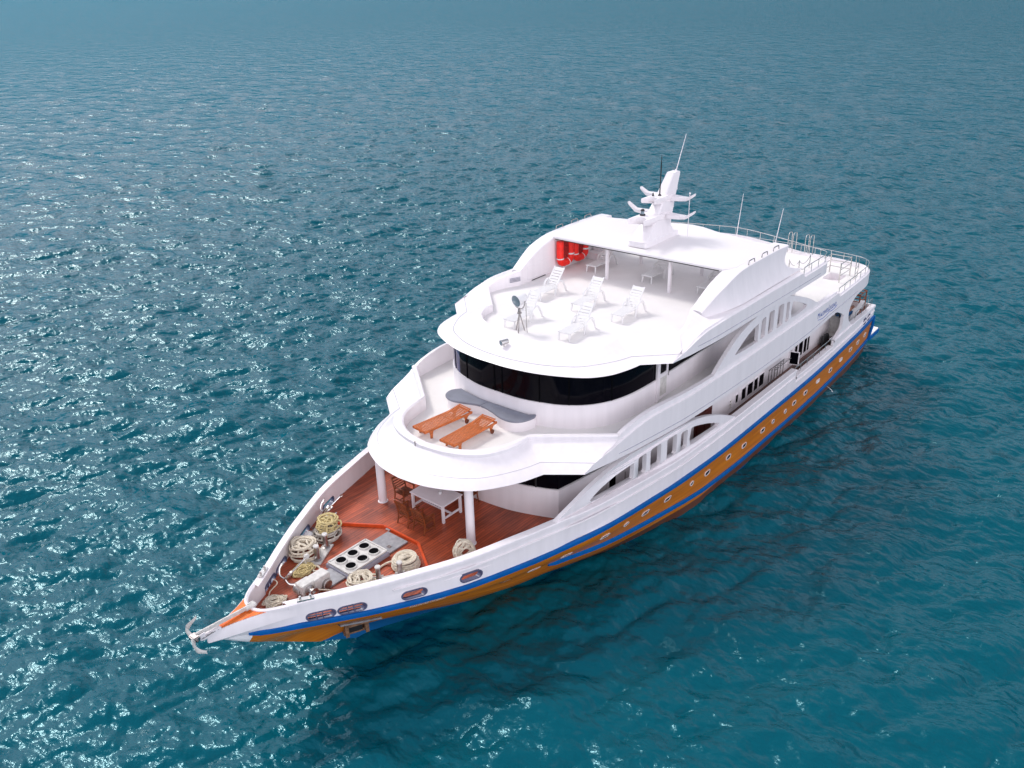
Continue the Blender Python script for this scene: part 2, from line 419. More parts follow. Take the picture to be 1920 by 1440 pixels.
for sgn in (1, -1):
    for x, z, kind in PH:
        w, h = ((.21, .21), (.35, .19), (.35, .17))[kind]
        p = 2.0 if kind == 0 else 5
        m = MB(); ring_plate(m, oval(x, z, w+.04, h+.04, 20, p), oval(x, z, w, h, 20, p), hy, sgn, -.02, .035)
        fr = m.build('porthole', 'white', hull)
        m = MB(); hull_plate(m, oval(x, z, w+.01, h+.01, 20, p), hy, sgn, -.02, .012)
        m.build('pane', 'glass' if kind < 2 else 'vent_white', fr)
    for x, z in ((13.2, 2.15), (11.75, 2.2)):
        m = MB(); ring_plate(m, oval(x, z, .4, .24, 20, 2), oval(x, z, .3, .15, 20, 2), hy, sgn, -.02, .035)
        fr = m.build('porthole', 'steel', hull)
        m = MB(); hull_plate(m, oval(x, z, .31, .16, 20, 2), hy, sgn, -.02, .012)
        m.build('pane', 'vent_white', fr)

# anchor pocket (port and starboard): shelf plate and recessed rusty box
for sgn in (1, -1):
    m = MB()
    px = [(16.45, 1.86), (15.2, 1.66)]
    m.grid([[(x, sgn*(hy(x, z)-.05), z+.03) for x, z in px], [(x, sgn*(hy(x, z)+.22), z+.02) for x, z in px], [(x, sgn*(hy(x, z)+.22), z-.04) for x, z in px], [(x, sgn*(hy(x, z)-.05), z-.05) for x, z in px]])
    m.use(1)
    for x in (16.02, 15.42):
        z = 1.3; m.box((x, sgn*(hy(x, z)+.06), z), (.12, .36, .5), rz=-sgn*.45)
    m.box((15.72, sgn*(hy(15.72, 1.52)+.04), 1.55), (.7, .3, .1), rz=-sgn*.45)
    m.box((15.72, sgn*(hy(15.72, 1.08)+.06), 1.06), (.7, .3, .1), rz=-sgn*.45)
    m.use(2); m.box((15.72, sgn*(hy(15.72, 1.3)-.02), 1.3), (.5, .2, .42), rz=-sgn*.45)
    m.build('anchor_pocket', ['grey_plate', 'rust', 'dark'], hull)

# ------------------------------------------------------------------ bulwark (white topsides above the knuckle, with oval openings)
def panel(m, outer, holes, yf, sgn, th, dens=.6):
    def den(l):
        out = []
        for i, a in enumerate(l):
            b = l[(i+1) % len(l)]; d = math.hypot(a[0]-b[0], a[1]-b[1]); n = max(1, int(d/dens))
            for j in range(n): out.append((a[0]+(b[0]-a[0])*j/n, a[1]+(b[1]-a[1])*j/n))
        return out
    L_ = [den(outer)]+[den(h) for h in holes]
    m.prism(L_, lambda a, b: (a, sgn*yf(a), b), lambda a, b: (a, sgn*max(yf(a)-th, 0.01), b))
HOLES = [(17.52, 3.30, .72, .26), (16.72, 3.28, .72, .26), (15.02, 3.24, .70, .27), (13.28, 3.25, .70, .27)]
for sgn in (1, -1):
    # pieces along x so that the surface follows the plan curve
    m = MB(); m2 = MB()
    def piece(xa, xb, holes, n):
        xs_ = [xa+(xb-xa)*i/n for i in range(n+1)]
        top = [(x, zg(x)) for x in xs_]; bot = [(x, zs(min(x, 20.5))-.02) for x in xs_]
        hl = [stadium(cx, cz, w, h) for cx, cz, w, h in holes]
        panel(m, bot+top[::-1], hl, lambda x: yg(x)-.004, sgn, .10, .35)
    edges = [20.5, 18.1, 17.12, 16.2, 14.2, 12.5, 10, 7, 4, 1, -2, -5, -7.44]
    for a, b in zip(edges, edges[1:]):
        piece(a, b, [h for h in HOLES if b < h[0] < a], 6)
    for a, b in ((-7.46, -10.2), (-10.2, -12.08), (-12.12, -16), (-16, STERN)):
        piece(a, b, [(-17.3, 2.88, .5, .26), (-18.1, 2.86, .5, .26)] if b == STERN else [], 8)
    bw = m.build('bulwark', 'white', Y, sharp=40)
    for cx, cz, w, h in HOLES:
        m = MB(); ring_plate(m, stadium(cx, cz, w+.05, h+.05), stadium(cx, cz, w-.02, h-.02), lambda a, b: yg(a), sgn, -.14, .03)
        fr = m.build('hawse_frame', 'blue_frame', bw)
        if cx > 16:
            m = MB()
            for dx in (-.07, .09): m.box((cx+dx, sgn*(yg(cx+dx)-.05), cz), (.028, .05, h), rz=-sgn*.5)
            m.box((cx, sgn*(yg(cx)-.05), cz), (w-.05, .04, .02), rz=-sgn*.58)
            m.build('hawse_bar', 'blue_frame', fr)
    for cx, cz, w, h in ((-17.3, 2.88, .5, .26), (-18.1, 2.86, .5, .26)):
        m = MB(); ring_plate(m, stadium(cx, cz, w+.08, h+.08), stadium(cx, cz, w-.02, h-.02), lambda a, b: yg(a), sgn, -.12, .025)
        m.build('hawse_frame', 'blue_frame', bw)
    # cap rail
    m = MB()
    def cap(xa, xb, n, hz=.07, wi=.24, wo=.05):
        rows = []
        for i in range(n+1):
            x = xa+(xb-xa)*i/n; y = yg(x); z = zg(x)
            rows.append([(x, sgn*max(y-wi, .0), z+.002), (x, sgn*max(y-wi, .0), z+hz), (x, sgn*(y+wo*.5), z+hz), (x, sgn*(y+wo), z+hz*.6), (x, sgn*(y+wo), z-.06), (x, sgn*(y-.03), z-.06)])
        m.grid(rows)
    cap(18.3, -7.43, 110); cap(-7.47, -12.07, 20); cap(-12.13, STERN, 20)
    m.build('cap_rail', 'white', bw)
    # mouldings along the side
    m = MB()
    sq_tube(m, [(x, sgn*yg(x), zg_f(x)-.32) for x in np.linspace(15.6, -7.4, 90)], .05, .07)
    sq_tube(m, [(x, sgn*yg(x), 3.12-.25) for x in np.linspace(-7.5, STERN, 30)], .05, .07)
    m.build('side_moulding', 'white', bw)
# stern bulwark
m = MB(); m.box((STERN+.02, 0, 2.75), (.12, 9.6, .9)); m.build('stern_bulwark', 'white', Y, bevel=.02)

# ------------------------------------------------------------------ decks
def dz(x): return float(np.interp(x, [8, 12, 15, 18.5], [3.08, 3.08, 3.14, 3.24]))
m = MB(); rows = []
for i in range(61):
    x = 18.95-(18.95-6.9)*i/60; y = max(yg(x)-.09, .02)
    rows.append([(x, y*k, dz(x)) for k in np.linspace(-1, 1, 9)])
m.grid(rows); m.build('fore_deck', 'deck_wood', Y)
# inner lining of the bow well: rounded bulkhead in front of the rope locker
m = MB(); arc = smooth([(17.9, .93), (18.45, .66), (18.80, .40), (18.94, .14), (18.94, -.14), (18.80, -.40), (18.45, -.66), (17.9, -.93)], 5)
m.grid([[(x, y, 3.1) for x, y in arc], [(x, y, 3.9) for x, y in arc], [(x+.05, y*1.07, 3.945) for x, y in arc], [(x+.11, y*1.13, 3.91) for x, y in arc], [(x+.11, y*1.13, 3.84) for x, y in arc]])
m.build('bow_bulkhead', 'white', Y)
m = MB()
inner_ = [(x+.08, y*1.09) for x, y in arc if x > 18.3]
ed_ = [(x, yg(x)-.03) for x in np.linspace(18.35, 20.12, 12)]
m.sheet([inner_+[(x, -y) for x, y in ed_]+ed_[::-1]], lambda a, b: (a, b, 3.872))
m.build('bow_deck', 'bow_wood', Y)
m = MB()
m.prism([[(20.08, .12), (20.62, .05), (20.70, 0), (20.62, -.05), (20.08, -.12)]], lambda a, b: (a, b, 3.78), lambda a, b: (a, b, 3.93))
for q in (-1, 1): m.box((20.72, q*.08, 3.98), (.3, .03, .16))
m.use(1); m.tube([(20.78, -.08, 3.97), (20.78, .08, 3.97)], .06, 10)
m.build('bow_roller', ['white', 'old_steel'], Y)

# side promenade deck and aft cockpit deck
m = MB(); rows = []
for i in range(31):
    x = 6.9-(6.9-STERN)*i/30; y = yg(x)-.10
    rows.append([(x, y*k, 2.80) for k in np.linspace(-1, 1, 7)])
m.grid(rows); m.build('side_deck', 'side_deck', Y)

# orange coaming on the foredeck
m = MB()
def coam(a, b):
    m.bar((a[0], a[1], dz(a[0])+.05), (b[0], b[1], dz(b[0])+.05), .09, .13)
coam((14.1, 2.62), (12.96, .86)); coam((12.96, .86), (12.96, -.86)); coam((12.96, -.86), (14.1, -2.62))
m.build('deck_coaming', 'orange_paint', Y, bevel=.015)

# hatches and vent box
def hatch(x0, x1, hw, nm='deck_hatch'):
    m = MB(); zc = dz((x0+x1)/2)
    m.box(((x0+x1)/2, 0, zc+.03), (x1-x0, 2*hw, .06)); o = m.build(nm, 'grey_plate', Y, bevel=.012)
    return o, zc+.06
h1, zt = hatch(12.98+.12, 13.98, .5)
m = MB(); m.box((13.72, .22, zt+.008), (.12, .15, .02)); m.build('latch', 'steel', h1)
m = MB(); m.box((13.07, -.52, zt+.02), (.08, .2, .06)); m.build('hinge', 'steel', h1)
h2, zt = hatch(15.74, 16.42, .40)
m = MB(); zc = dz(15)
m.prism([[(14.02, -.60), (15.78, -.60), (15.78, .60), (14.02, .60)]], lambda a, b: (a, b, zc), lambda a, b: (14.9+(a-14.9)*.985, b*.97, zc+.17))
vb = m.build('vent_box', 'lavender_grey', Y, bevel=.012)
m = MB(); m.box((14.9, 0, zc+.19), (1.62, 1.04, .045)); vt = m.build('vent_lid', 'vent_white', vb, bevel=.01)
m = MB()
for a, b in (((14.09, -.52), (15.71, -.52)), ((14.09, .52), (15.71, .52)), ((14.09, -.52), (14.09, .52)), ((15.71, -.52), (15.71, .52))):
    m.bar((*a, zc+.215), (*b, zc+.215), .05, .06)
m.build('lid_rim', 'vent_white', vb)
for hx in (14.40, 14.90, 15.40):
    for yy in (-.24, .24):
        m = MB(); m.lathe([(.20, 0), (.20, .05), (.19, .065), (.172, .065), (.165, .05)], (hx, yy, zc+.21), 24)
        m.use(1).lathe([(.166, .05), (.12, .035), (.06, .03), (.0001, .03)], (hx, yy, zc+.21), 24)
        m.build('vent_hole', ['vent_white', 'black_hole'], vb)

# windlass
wz = dz(16.9)
m = MB()
m.box((16.62, .14, wz+.33), (.62, .40, .40)); m.box((17.12, .10, wz+.36), (.46, .40, .34))
for x in (16.5, 16.85, 17.2): m.box((x, .12, wz+.08), (.16, .4, .16))
m.use(1); m.tube([(16.5, -.15, wz+.2), (16.5, .45, wz+.2)], .17, 14); m.tube([(17.25, -.2, wz+.24), (17.25, .1, wz+.24)], .16, 14)
wl = m.build('windlass', ['vent_white', 'old_steel'], Y, bevel=.02)
m = MB(); m.lathe([(.0001, 0), (.17, 0), (.18, .03), (.11, .07), (.10, .17), (.17, .22), (.17, .25), (.0001, .25)], (17.12, .30, wz+.30), 18, Matrix.Rotation(-math.pi/2, 3, 'X'))
m.use(1).lathe([(.06, .25), (.06, .30), (.0001, .30)], (17.12, .30, wz+.30), 12, Matrix.Rotation(-math.pi/2, 3, 'X'))
m.build('drum', ['old_steel', 'steel'], wl)

# bollards with base plates
def bollards(pts, rz):
    m = MB(); c = np.mean(pts, axis=0); d = math.dist(pts[0], pts[1])+.45
    m.box((c[0], c[1], dz(c[0])+.03), (d, .36, .06), rz=rz)
    pl = m.build('mooring_bitts', 'vent_white', Y, bevel=.012)
    for x, y in pts:
        z = dz(x)+.06; m = MB()
        m.lathe([(.13, 0), (.13, .03), (.085, .05), (.08, .5), (.0001, .5)], (x, y, z), 18)
        m.use(1).lathe([(.08, .5), (.098, .51), (.098, .545), (.085, .56), (.0001, .56)], (x, y, z), 18)
        m.tube([(x-.16*math.cos(rz), y-.16*math.sin(rz), z+.16), (x+.16*math.cos(rz), y+.16*math.sin(rz), z+.16)], .025, 8)
        m.build('bollard', ['old_steel', 'vent_white'], pl)
bollards([(15.08, -1.42), (15.72, -1.08)], math.atan2(.34, .64))
bollards([(15.22, 1.36), (14.62, 1.72)], math.atan2(-.36, .6))

# ------------------------------------------------------------------ main deckhouse
hw1 = lerp_tab([(8.75, 3.68), (7.4, 3.88), (5, 4.15), (2.5, 4.32), (0, 4.4), (-13.2, 4.4)])
front1 = smooth([(9.56, 0), (9.54, .5), (9.48, 1.25), (9.36, 2.0), (9.07, 2.92), (8.76, 3.68)], 4)
side1 = [(x, hw1(x)) for x in np.linspace(8.4, -14.6, 42)]
half1 = front1+side1
ring1 = half1+[(x, -y) for x, y in half1[::-1][:-1]]
def wall_h(ring, z0, z1): return [[(x, y, z0) for x, y in ring], [(x, y, z1) for x, y in ring]]
m = MB(); m.grid(wall_h(ring1, 2.78, 4.25), True)
insx = lambda p, d: (p[0]-d if p[0] > 8 else p[0], p[1]-math.copysign(d, p[1]) if abs(p[1]) > 3.4 else p[1])
rin = [insx(p, .06) for p in ring1]
m.grid([[(x, y, 4.25) for x, y in ring1], [(x, y, 4.25) for x, y in rin]], True)
m.use(0); m.grid(wall_h([p for p in ring1], 5.02, 5.25), True)
house1 = m.build('main_cabin', 'white', Y)
m = MB(); m.grid(wall_h(rin, 4.24, 5.28), True); gl = m.build('window_band', 'glass', house1)
for k in (0, 8, 16, 26):
    for sgn in ((1, -1) if k else (1,)):
        x, y = half1[k]; m = MB()
        m.box((x-.03, sgn*(y-.03), 4.72), (.05, .05, .95)); m.build('mullion', 'dark', house1)
def side_window(x0, x1, z0, z1, y, parent, nm='window', f=.035, glass='glass', sgn=1, out=.0):
    m = MB(); o = [(x0-f, z0-f), (x1+f, z0-f), (x1+f, z1+f), (x0-f, z1+f)]; i = [(x0, z0), (x1, z0), (x1, z1), (x0, z1)]
    m.prism([o, i], lambda a, b: (a, sgn*(y-.02), b), lambda a, b: (a, sgn*(y+.035), b))
    fr = m.build(nm, 'white', parent)
    m = MB(); m.prism([i], lambda a, b: (a, sgn*(y-.02), b), lambda a, b: (a, sgn*(y+.015), b)); m.build('pane', glass, fr)
    return fr
YW = 4.4
for sgn in (1, -1):
    for x0, x1, z1 in ((-3.55, -3.30, 3.40), (-4.30, -3.88, 3.48), (-5.02, -4.45, 3.50), (-5.52, -5.12, 3.50), (-6.15, -5.64, 3.52), (-9.16, -8.9, 3.62), (-9.9, -9.55, 3.66), (-10.55, -10.02, 3.68), (-11.04, -10.66, 3.70), (-11.36, -11.10, 3.66)):
        side_window(x0, x1, 3.02 if x0 < -3.6 and x0 > -9 or x0 < -9.3 else 3.12, z1+.1, YW, house1, sgn=sgn)
    m = MB(); m.box((-.33, sgn*(YW+.02), 3.78), (1.42, .06, 2.0)); d = m.build('door', 'red_door', house1, bevel=.01)
    m = MB()
    for x in (-.66, .0):
        for z in (3.35, 4.25): m.box((x, sgn*(YW+.055), z), (.5, .03, .75))
    m.build('door_panel', 'red_door', d, bevel=.01)
    m = MB(); m.box((-.33, sgn*(YW+.08), 2.83), (1.7, .2, .06)); m.build('threshold', 'beige', d)
    fr = side_window(5.52, 6.18, 3.02+.1, 3.75, hw1(5.85)-.0, house1, f=.06, sgn=sgn)
    m = MB(); m.tube([(5.25, sgn*(hw1(5.25)+.06), 3.2), (5.25, sgn*(hw1(5.25)+.06), 3.55)], .015, 6); m.build('grab_bar', 'steel', house1)
    # port lamps and switch boxes on the wall
    m = MB()
    for z in (3.12, 3.26, 3.40): m.box((-2.85, sgn*(YW+.03), z), (.10, .05, .08))
    m.build('switch_box', 'vent_white', house1)
# open window leaf
m = MB(); i = [(0, 0), (.38, 0), (.38, .62), (0, .62)]; o = [(-.035, -.035), (.415, -.035), (.415, .655), (-.035, .655)]
f0 = lambda q: (lambda a, b: (-8.90-a*.25-q, YW+.08+a, 3.10+b))
m.prism([o, i], f0(0), f0(.05)); m.use(1).prism([i], f0(.015), f0(.03))
m.build('open_window', ['white', 'glass'], house1)

# ------------------------------------------------------------------ columns
for sgn in (1, -1):
    m = MB(); m.lathe([(.19, 0), (.19, .015), (.155, .02), (.155, 2.30), (.0001, 2.30)], (11.76, sgn*2.2, 3.08), 28)
    m.build('column', 'white', Y)

# ------------------------------------------------------------------ sun deck (deck 2) with canopy brow
F2 = 5.64
def half_curve(pts, n=5, knee=None):
    """smooth up to knee index, straight after it"""
    if knee is None: return smooth(pts, n)
    a = smooth(pts[:knee+1], n); b = []
    for p, q in zip(pts[knee:], pts[knee+1:]):
        b += [tuple(np.array(p)+(np.array(q)-np.array(p))*j/n) for j in range(1, n+1)]
    return a+b
def mirror(h): return [(x, -y) for x, y in h[::-1][:-1]] + h   # stbd corner .. centre .. port corner
f2b = half_curve([(12.82, 0), (12.72, .9), (12.47, 1.65), (12.05, 2.41), (11.5, 2.92), (10.6, 3.45), (9.69, 3.76), (8.86, 4.86)], 5, 6)
f2t = half_curve([(12.50, 0), (12.38, .92), (12.10, 1.65), (11.70, 2.3), (11.15, 2.78), (10.2, 3.26), (9.48, 3.48), (8.45, 4.93)], 5, 6)
c2o = half_curve([(11.73, 0), (11.62, .85), (11.38, 1.55), (10.95, 2.15), (10.35, 2.50), (9.7, 2.66), (9.05, 2.64), (7.16, 5.06)], 5, 6)
c2i = half_curve([(11.45, 0), (11.35, .75), (11.10, 1.36), (10.74, 1.83), (10.24, 2.17), (9.68, 2.36), (8.90, 2.54), (7.00, 4.92)], 5, 6)
def R(h, z): return [(x, y, z) for x, y in mirror(h)]
def ease(a, b, t): return [(p[0]+(q[0]-p[0])*t, p[1]+(q[1]-p[1])*t) for p, q in zip(a, b)]
m = MB()
m.grid([R(ease(f2b, c2o, .5), 5.352), R(ease(f2b, c2o, .04), 5.345), R(f2b, 5.37), R(ease(f2b, f2t, .9), 5.60), R(ease(f2t, c2o, .04), 5.625), R(ease(f2t, c2o, .10), 5.63), R(ease(f2t, c2o, .5), 5.80), R(ease(f2t, c2o, .9), 5.98), R(c2o, 6.04), R(c2o, 6.15), R(ease(c2o, c2i, .25), 6.20), R(ease(c2o, c2i, .8), 6.20), R(c2i, 6.16), R(c2i, F2)])
canopy = m.build('canopy', 'white', Y, sharp=28)
# groove line along the brow edge
m = MB()
rows = [[Vector(p)+Vector((0, 0, dzz)) for p in R(ease(f2t, c2o, t), 5.625)] for t, dzz in ((.035, .006), (.055, .007))]
m.grid(rows); m.build('edge_seam', 'lavender_grey', canopy)
# underside (soffit)
m = MB(); poly = R(ease(f2b, c2o, .5), 5.36); tail = [(x, y) for x, y in ((8.0, 4.9), (-17.2, 4.9))]
m.sheet([[(p[0], p[1]) for p in poly]+[(8.0, 4.9), (6.5, 5.1), (4, 5.25), (-10, 5.3), (-17.2, 5.0), (-17.2, -5.0), (-10, -5.3), (4, -5.25), (6.5, -5.1), (8.0, -4.9)]], lambda a, b: (a, b, 5.30))
m.build('soffit', 'white', canopy)
# floor of deck 2 with stairwell hole
m = MB()
half = [(x, y) for x, y in c2i]+[(x, yg(x)-.12) for x in (6, 4, 2, 0, -4, -8, -12, -14, -16)]+[(-17.2, 4.9), (-17.8, 4.3), (-18.1, 2.4), (-18.2, 0)]
hl = [(-14.9, 3.35), (-16.1, 3.35), (-16.1, 4.25), (-14.9, 4.25)]
m.sheet([half+[(x, -y) for x, y in half[::-1][1:-1]], hl], lambda a, b: (a, b, F2))
m.use(1); m.grid([[(x, y, F2) for x, y in hl], [(x, y, F2-.7) for x, y in hl]], True)
m.use(2); m.sheet([hl], lambda a, b: (a, b, F2-.55))
m.build('sun_deck', ['cream_deck', 'white', 'dive_blue'], Y)

# side band of deck 2 (bulwark): path from the canopy corner aft and round the stern
P2 = [(8.86, 4.86), (8.45, 4.93), (7.9, 5.02)]+[(x, yg(x)) for x in np.linspace(7.4, -16.2, 60)]+smooth([(-16.6, 5.20), (-17.2, 5.06), (-17.7, 4.72), (-18.0, 4.1), (-18.25, 2.4), (-18.32, 0)], 5)
zb2 = lerp_tab([(8.9, 5.36), (7.2, 5.30), (5.6, 5.22), (3.2, 5.10), (1, 5.0), (-3, 4.86), (-6, 4.84), (-8.5, 4.88), (-11.3, 5.02), (-18, 5.14)])
zo2 = smooth_tab([(8.9, 5.40), (8.43, 5.62), (7.68, 5.80), (6.96, 5.97), (6.3, 6.10), (5.6, 6.19), (4.6, 6.20), (3, 6.12), (1, 6.08), (-3, 6.04), (-9, 6.05), (-11.8, 6.05)])
zt2 = smooth_tab([(8.9, 5.40), (8.43, 5.62), (7.9, 5.76), (7.2, 6.05), (6.95, 6.22), (6.3, 6.36), (5.6, 6.44), (4.8, 6.44), (3, 6.34), (1, 6.25), (-3, 6.19), (-9, 6.20), (-11.8, 6.18)])
def band(m, path, fb, fo, ft, floor, cut, zc, sgn, th=.24):
    rows = [[] for _ in range(7)]
    for i, (x, y) in enumerate(path):
        a = path[max(i-1, 0)]; b = path[min(i+1, len(path)-1)]
        t = Vector((b[0]-a[0], b[1]-a[1], 0)).normalized(); n = Vector((t.y, -t.x, 0))
        if n.y < 0 and abs(n.y) > .05: n = -n
        if abs(n.y) <= .05: n = Vector((-1, 0, 0))
        if x < cut: zo, zt = zc-.1, zc
        else: zo, zt = fo(x), max(ft(x), fo(x)+.003)
        zb = fb(x)
        k0 = 0 if i == 0 else (.4 if i == 1 else 1)
        def at(d, z): d *= k0; z = min(z, zo) if i == 0 else z; q = Vector((x, y, 0))-n*d; return (q.x, max(q.y, 0)*sgn, z)
        for r, (d, z) in zip(rows, ((.14, zb), (0, zb+.02), (0, zo), (.07, zo+.03 if zt > zo+.06 else zo+.004), (.09, max(zt-.02, zo+.005)), (th, zt), (th+.02, floor-.02))):
            r.append(at(d, z))
    m.grid(rows)
SB = []
for sgn in (1, -1):
    m = MB()
    band(m, P2, zb2, zo2, zt2, F2, -11.95, 5.90, sgn)
    sb = m.build('side_band', 'white', Y, sharp=30); SB.append(sb)
    m = MB(); sq_tube(m, [(x, sgn*yg(x), zb2(x)+.22) for x in np.linspace(7.2, -15, 60)], .018, .02); m.build('band_seam', 'lavender_grey', sb)
    # step at the start of the aft rail
    m = MB(); m.tube([(-11.95, sgn*(yg(-11.95)-.12), 6.05), (-12.1, sgn*(yg(-12)-.12), 5.92)], .10, 10); m.build('band_end', 'white', sb)

# ------------------------------------------------------------------ arches
def arch_poly(pts, n=4): return smooth(pts, n)
A1top = smooth([(10.15, 3.92), (9.22, 4.42), (8.55, 4.75), (7.65, 5.03), (6.98, 5.14), (6.30, 5.19), (5.66, 5.17), (4.8, 5.12), (3.53, 5.07), (2.49, 4.95), (1.29, 4.66), (.03, 4.20), (-1.45, 3.52)], 4)
A1holes = [smooth([(8.52, 4.16), (8.48, 4.30), (8.06, 4.51), (7.34, 4.69), (6.67, 4.75), (6.32, 4.76), (6.29, 4.70), (6.30, 4.18), (6.42, 4.11), (7.4, 4.13)], 2, True),
    [(6.04, 4.06), (6.03, 4.78), (5.96, 4.85), (5.60, 4.86), (5.54, 4.80), (5.54, 4.12), (5.62, 4.05)],
    [(5.28, 4.03), (5.30, 4.80), (5.20, 4.87), (4.70, 4.88), (4.62, 4.80), (4.62, 4.09), (4.72, 4.02)],
    [(4.22, 4.01), (4.23, 4.80), (4.14, 4.86), (3.65, 4.85), (3.57, 4.78), (3.58, 4.06), (3.66, 3.99)],
    [(3.29, 3.95), (3.29, 4.68), (3.22, 4.74), (2.88, 4.73), (2.80, 4.66), (2.82, 3.98), (2.90, 3.93)],
    smooth([(2.56, 3.92), (2.57, 4.55), (2.48, 4.63), (2.26, 4.62), (1.24, 4.32), (.30, 3.95), (.24, 3.86), (.40, 3.80), (1.5, 3.85)], 2, True)]
A2top = smooth([(.80, 6.22), (-.02, 6.72), (-1.0, 7.20), (-1.84, 7.46), (-2.88, 7.64), (-3.5, 7.68), (-5.0, 7.68), (-5.66, 7.64), (-6.59, 7.41), (-8.12, 6.87), (-9.5, 6.22)], 4)
A2holes = [smooth([(-1.02, 6.47), (-1.14, 6.62), (-2.01, 7.02), (-2.85, 7.22), (-2.96, 7.15), (-2.98, 6.46), (-2.86, 6.40)], 2, True),
    [(-3.24, 6.42), (-3.24, 7.25), (-3.32, 7.32), (-3.60, 7.33), (-3.66, 7.26), (-3.66, 6.46), (-3.60, 6.41)],
    [(-3.95, 6.41), (-3.95, 7.36), (-4.03, 7.42), (-4.38, 7.42), (-4.46, 7.35), (-4.46, 6.46), (-4.38, 6.41)],
    [(-4.85, 6.41), (-4.85, 7.38), (-4.93, 7.44), (-5.33, 7.42), (-5.41, 7.34), (-5.41, 6.46), (-5.33, 6.41)],
    [(-5.70, 6.42), (-5.70, 7.32), (-5.76, 7.36), (-5.98, 7.32), (-6.04, 7.26), (-6.04, 6.47), (-5.97, 6.42)],
    smooth([(-6.34, 6.46), (-6.34, 7.16), (-6.44, 7.20), (-7.17, 6.95), (-7.95, 6.62), (-7.98, 6.52), (-7.80, 6.45)], 2, True)]
for sgn in (1, -1):
    m = MB()
    base = [(x, zg_f(x)-.05) for x in np.linspace(-1.45, 10.15, 24)]
    panel(m, A1top+base, A1holes, lambda x: yg(x)-.012, sgn, .17, .4); m.build('side_arch', 'white', Y, sharp=40)
    m = MB()
    panel(m, A2top+[(x, 6.1) for x in np.linspace(-9.5, .8, 20)], A2holes, lambda x: yg(x)-.10, sgn, .16, .4); m.build('side_arch', 'white', Y, sharp=40)
    # stern pillar
    m = MB()
    pil = [(-11.6, 5.12), (-12.18, 4.98), (-12.75, 4.74), (-13.20, 4.50)]+smooth([(-13.20, 4.48), (-13.17, 4.17), (-13.10, 3.84), (-12.6, 3.62), (-12.12, 3.42)], 4)+smooth([(-15.3, 3.38), (-14.6, 3.58), (-14.1, 4.0), (-14.0, 4.45), (-14.3, 4.86), (-15.1, 5.09), (-16.2, 5.2)], 4)
    panel(m, pil, [], lambda x: yg(x)-.01, sgn, .14, .4); m.build('stern_pillar', 'white', Y, sharp=40)

# ------------------------------------------------------------------ wheelhouse (deck 2 house)
w2 = smooth([(7.60, 0), (7.58, 1.0), (7.32, 2.0), (7.06, 2.62), (6.52, 3.32), (5.7, 3.82), (4.7, 4.07), (3.5, 4.15)], 4)+[(x, 4.15) for x in (3, 2, 1, 0, -2, -4, -6, -8, -9)]+smooth([(-9.6, 4.1), (-10.3, 3.8), (-10.8, 3.2), (-11.1, 2), (-11.2, 0)], 4)
ring2 = w2+[(x, -y) for x, y in w2[::-1][1:-1]]
def shrink(ring, d):
    out = []; n = len(ring)
    for i, (x, y) in enumerate(ring):
        a = ring[i-1]; b = ring[(i+1) % n]; t = Vector((b[0]-a[0], b[1]-a[1])); t.normalize()
        out.append((x+(-t.y)*d, y+t.x*d))
    return out
r2i = shrink(ring2, .05)
m = MB(); m.grid(wall_h(ring2, F2-.02, 6.58), True); m.grid([[(x, y, 6.58) for x, y in ring2], [(x, y, 6.585) for x, y in r2i]], True)
house2 = m.build('wheelhouse', 'white', Y)
# glazing: curved window band, with blue-tinted panes on the starboard bow
N2 = len(r2i); kp = len(w2)
m = MB()
for i in range(N2):
    j = (i+1) % N2; a, b = r2i[i], r2i[j]; cx, cy = (a[0]+b[0])/2, (a[1]+b[1])/2
    m.use(1 if (cx > 3.5 and (-4.3 < cy < -2.35)) else (2 if cx < -7.5 else 0))
    m.add([(a[0], a[1], 6.57), (b[0], b[1], 6.57), (b[0], b[1], 7.95), (a[0], a[1], 7.95)], [(0, 1, 2, 3)])
m.build('window_band', ['glass', 'glass_blue', 'white'], house2)
for i in (1, 7, 13, 20):
    for sgn in (1, -1):
        x, y = r2i[i]; m = MB(); m.box((x+.002, sgn*abs(y), 7.25), (.035, .05, 1.36), rz=sgn*math.atan2(abs(y), 6)); m.build('mullion', 'black_hole', house2)
for sgn in (1, -1):
    dx0, dx1 = 2.42, 3.12; ydr = 4.15
    m = MB(); o = [(dx0, F2+.05), (dx1, F2+.05), (dx1, 7.9), (dx0, 7.9)]; i = [(dx0+.11, 6.75), (dx1-.11, 6.75), (dx1-.11, 7.8), (dx0+.11, 7.8)]
    m.prism([o, i], lambda a, b: (a, sgn*(ydr-.02), b), lambda a, b: (a, sgn*(ydr+.05), b))
    m.prism([[(dx1+.02, F2+.02), (dx1+.12, F2+.02), (dx1+.12, 7.92), (dx1+.02, 7.92)]], lambda a, b: (a, sgn*(ydr-.02), b), lambda a, b: (a, sgn*(ydr+.07), b))
    d = m.build('door', 'white', house2, bevel=.006)
    m = MB(); m.prism([[(dx0+.12, F2+.2), (dx1-.12, F2+.2), (dx1-.12, 6.6), (dx0+.12, 6.6)]], lambda a, b: (a, sgn*(ydr+.03), b), lambda a, b: (a, sgn*(ydr+.06), b)); m.build('door_panel', 'vent_white', d)
    m = MB(); m.prism([i], lambda a, b: (a, sgn*(ydr-.03), b), lambda a, b: (a, sgn*(ydr+.01), b)); m.build('pane', 'glass', d)
    m = MB(); m.tube([(dx0+.05, sgn*(ydr+.09), 6.55), (dx0+.05, sgn*(ydr+.09), 6.75)], .015, 6); m.build('handle', 'old_steel', d)
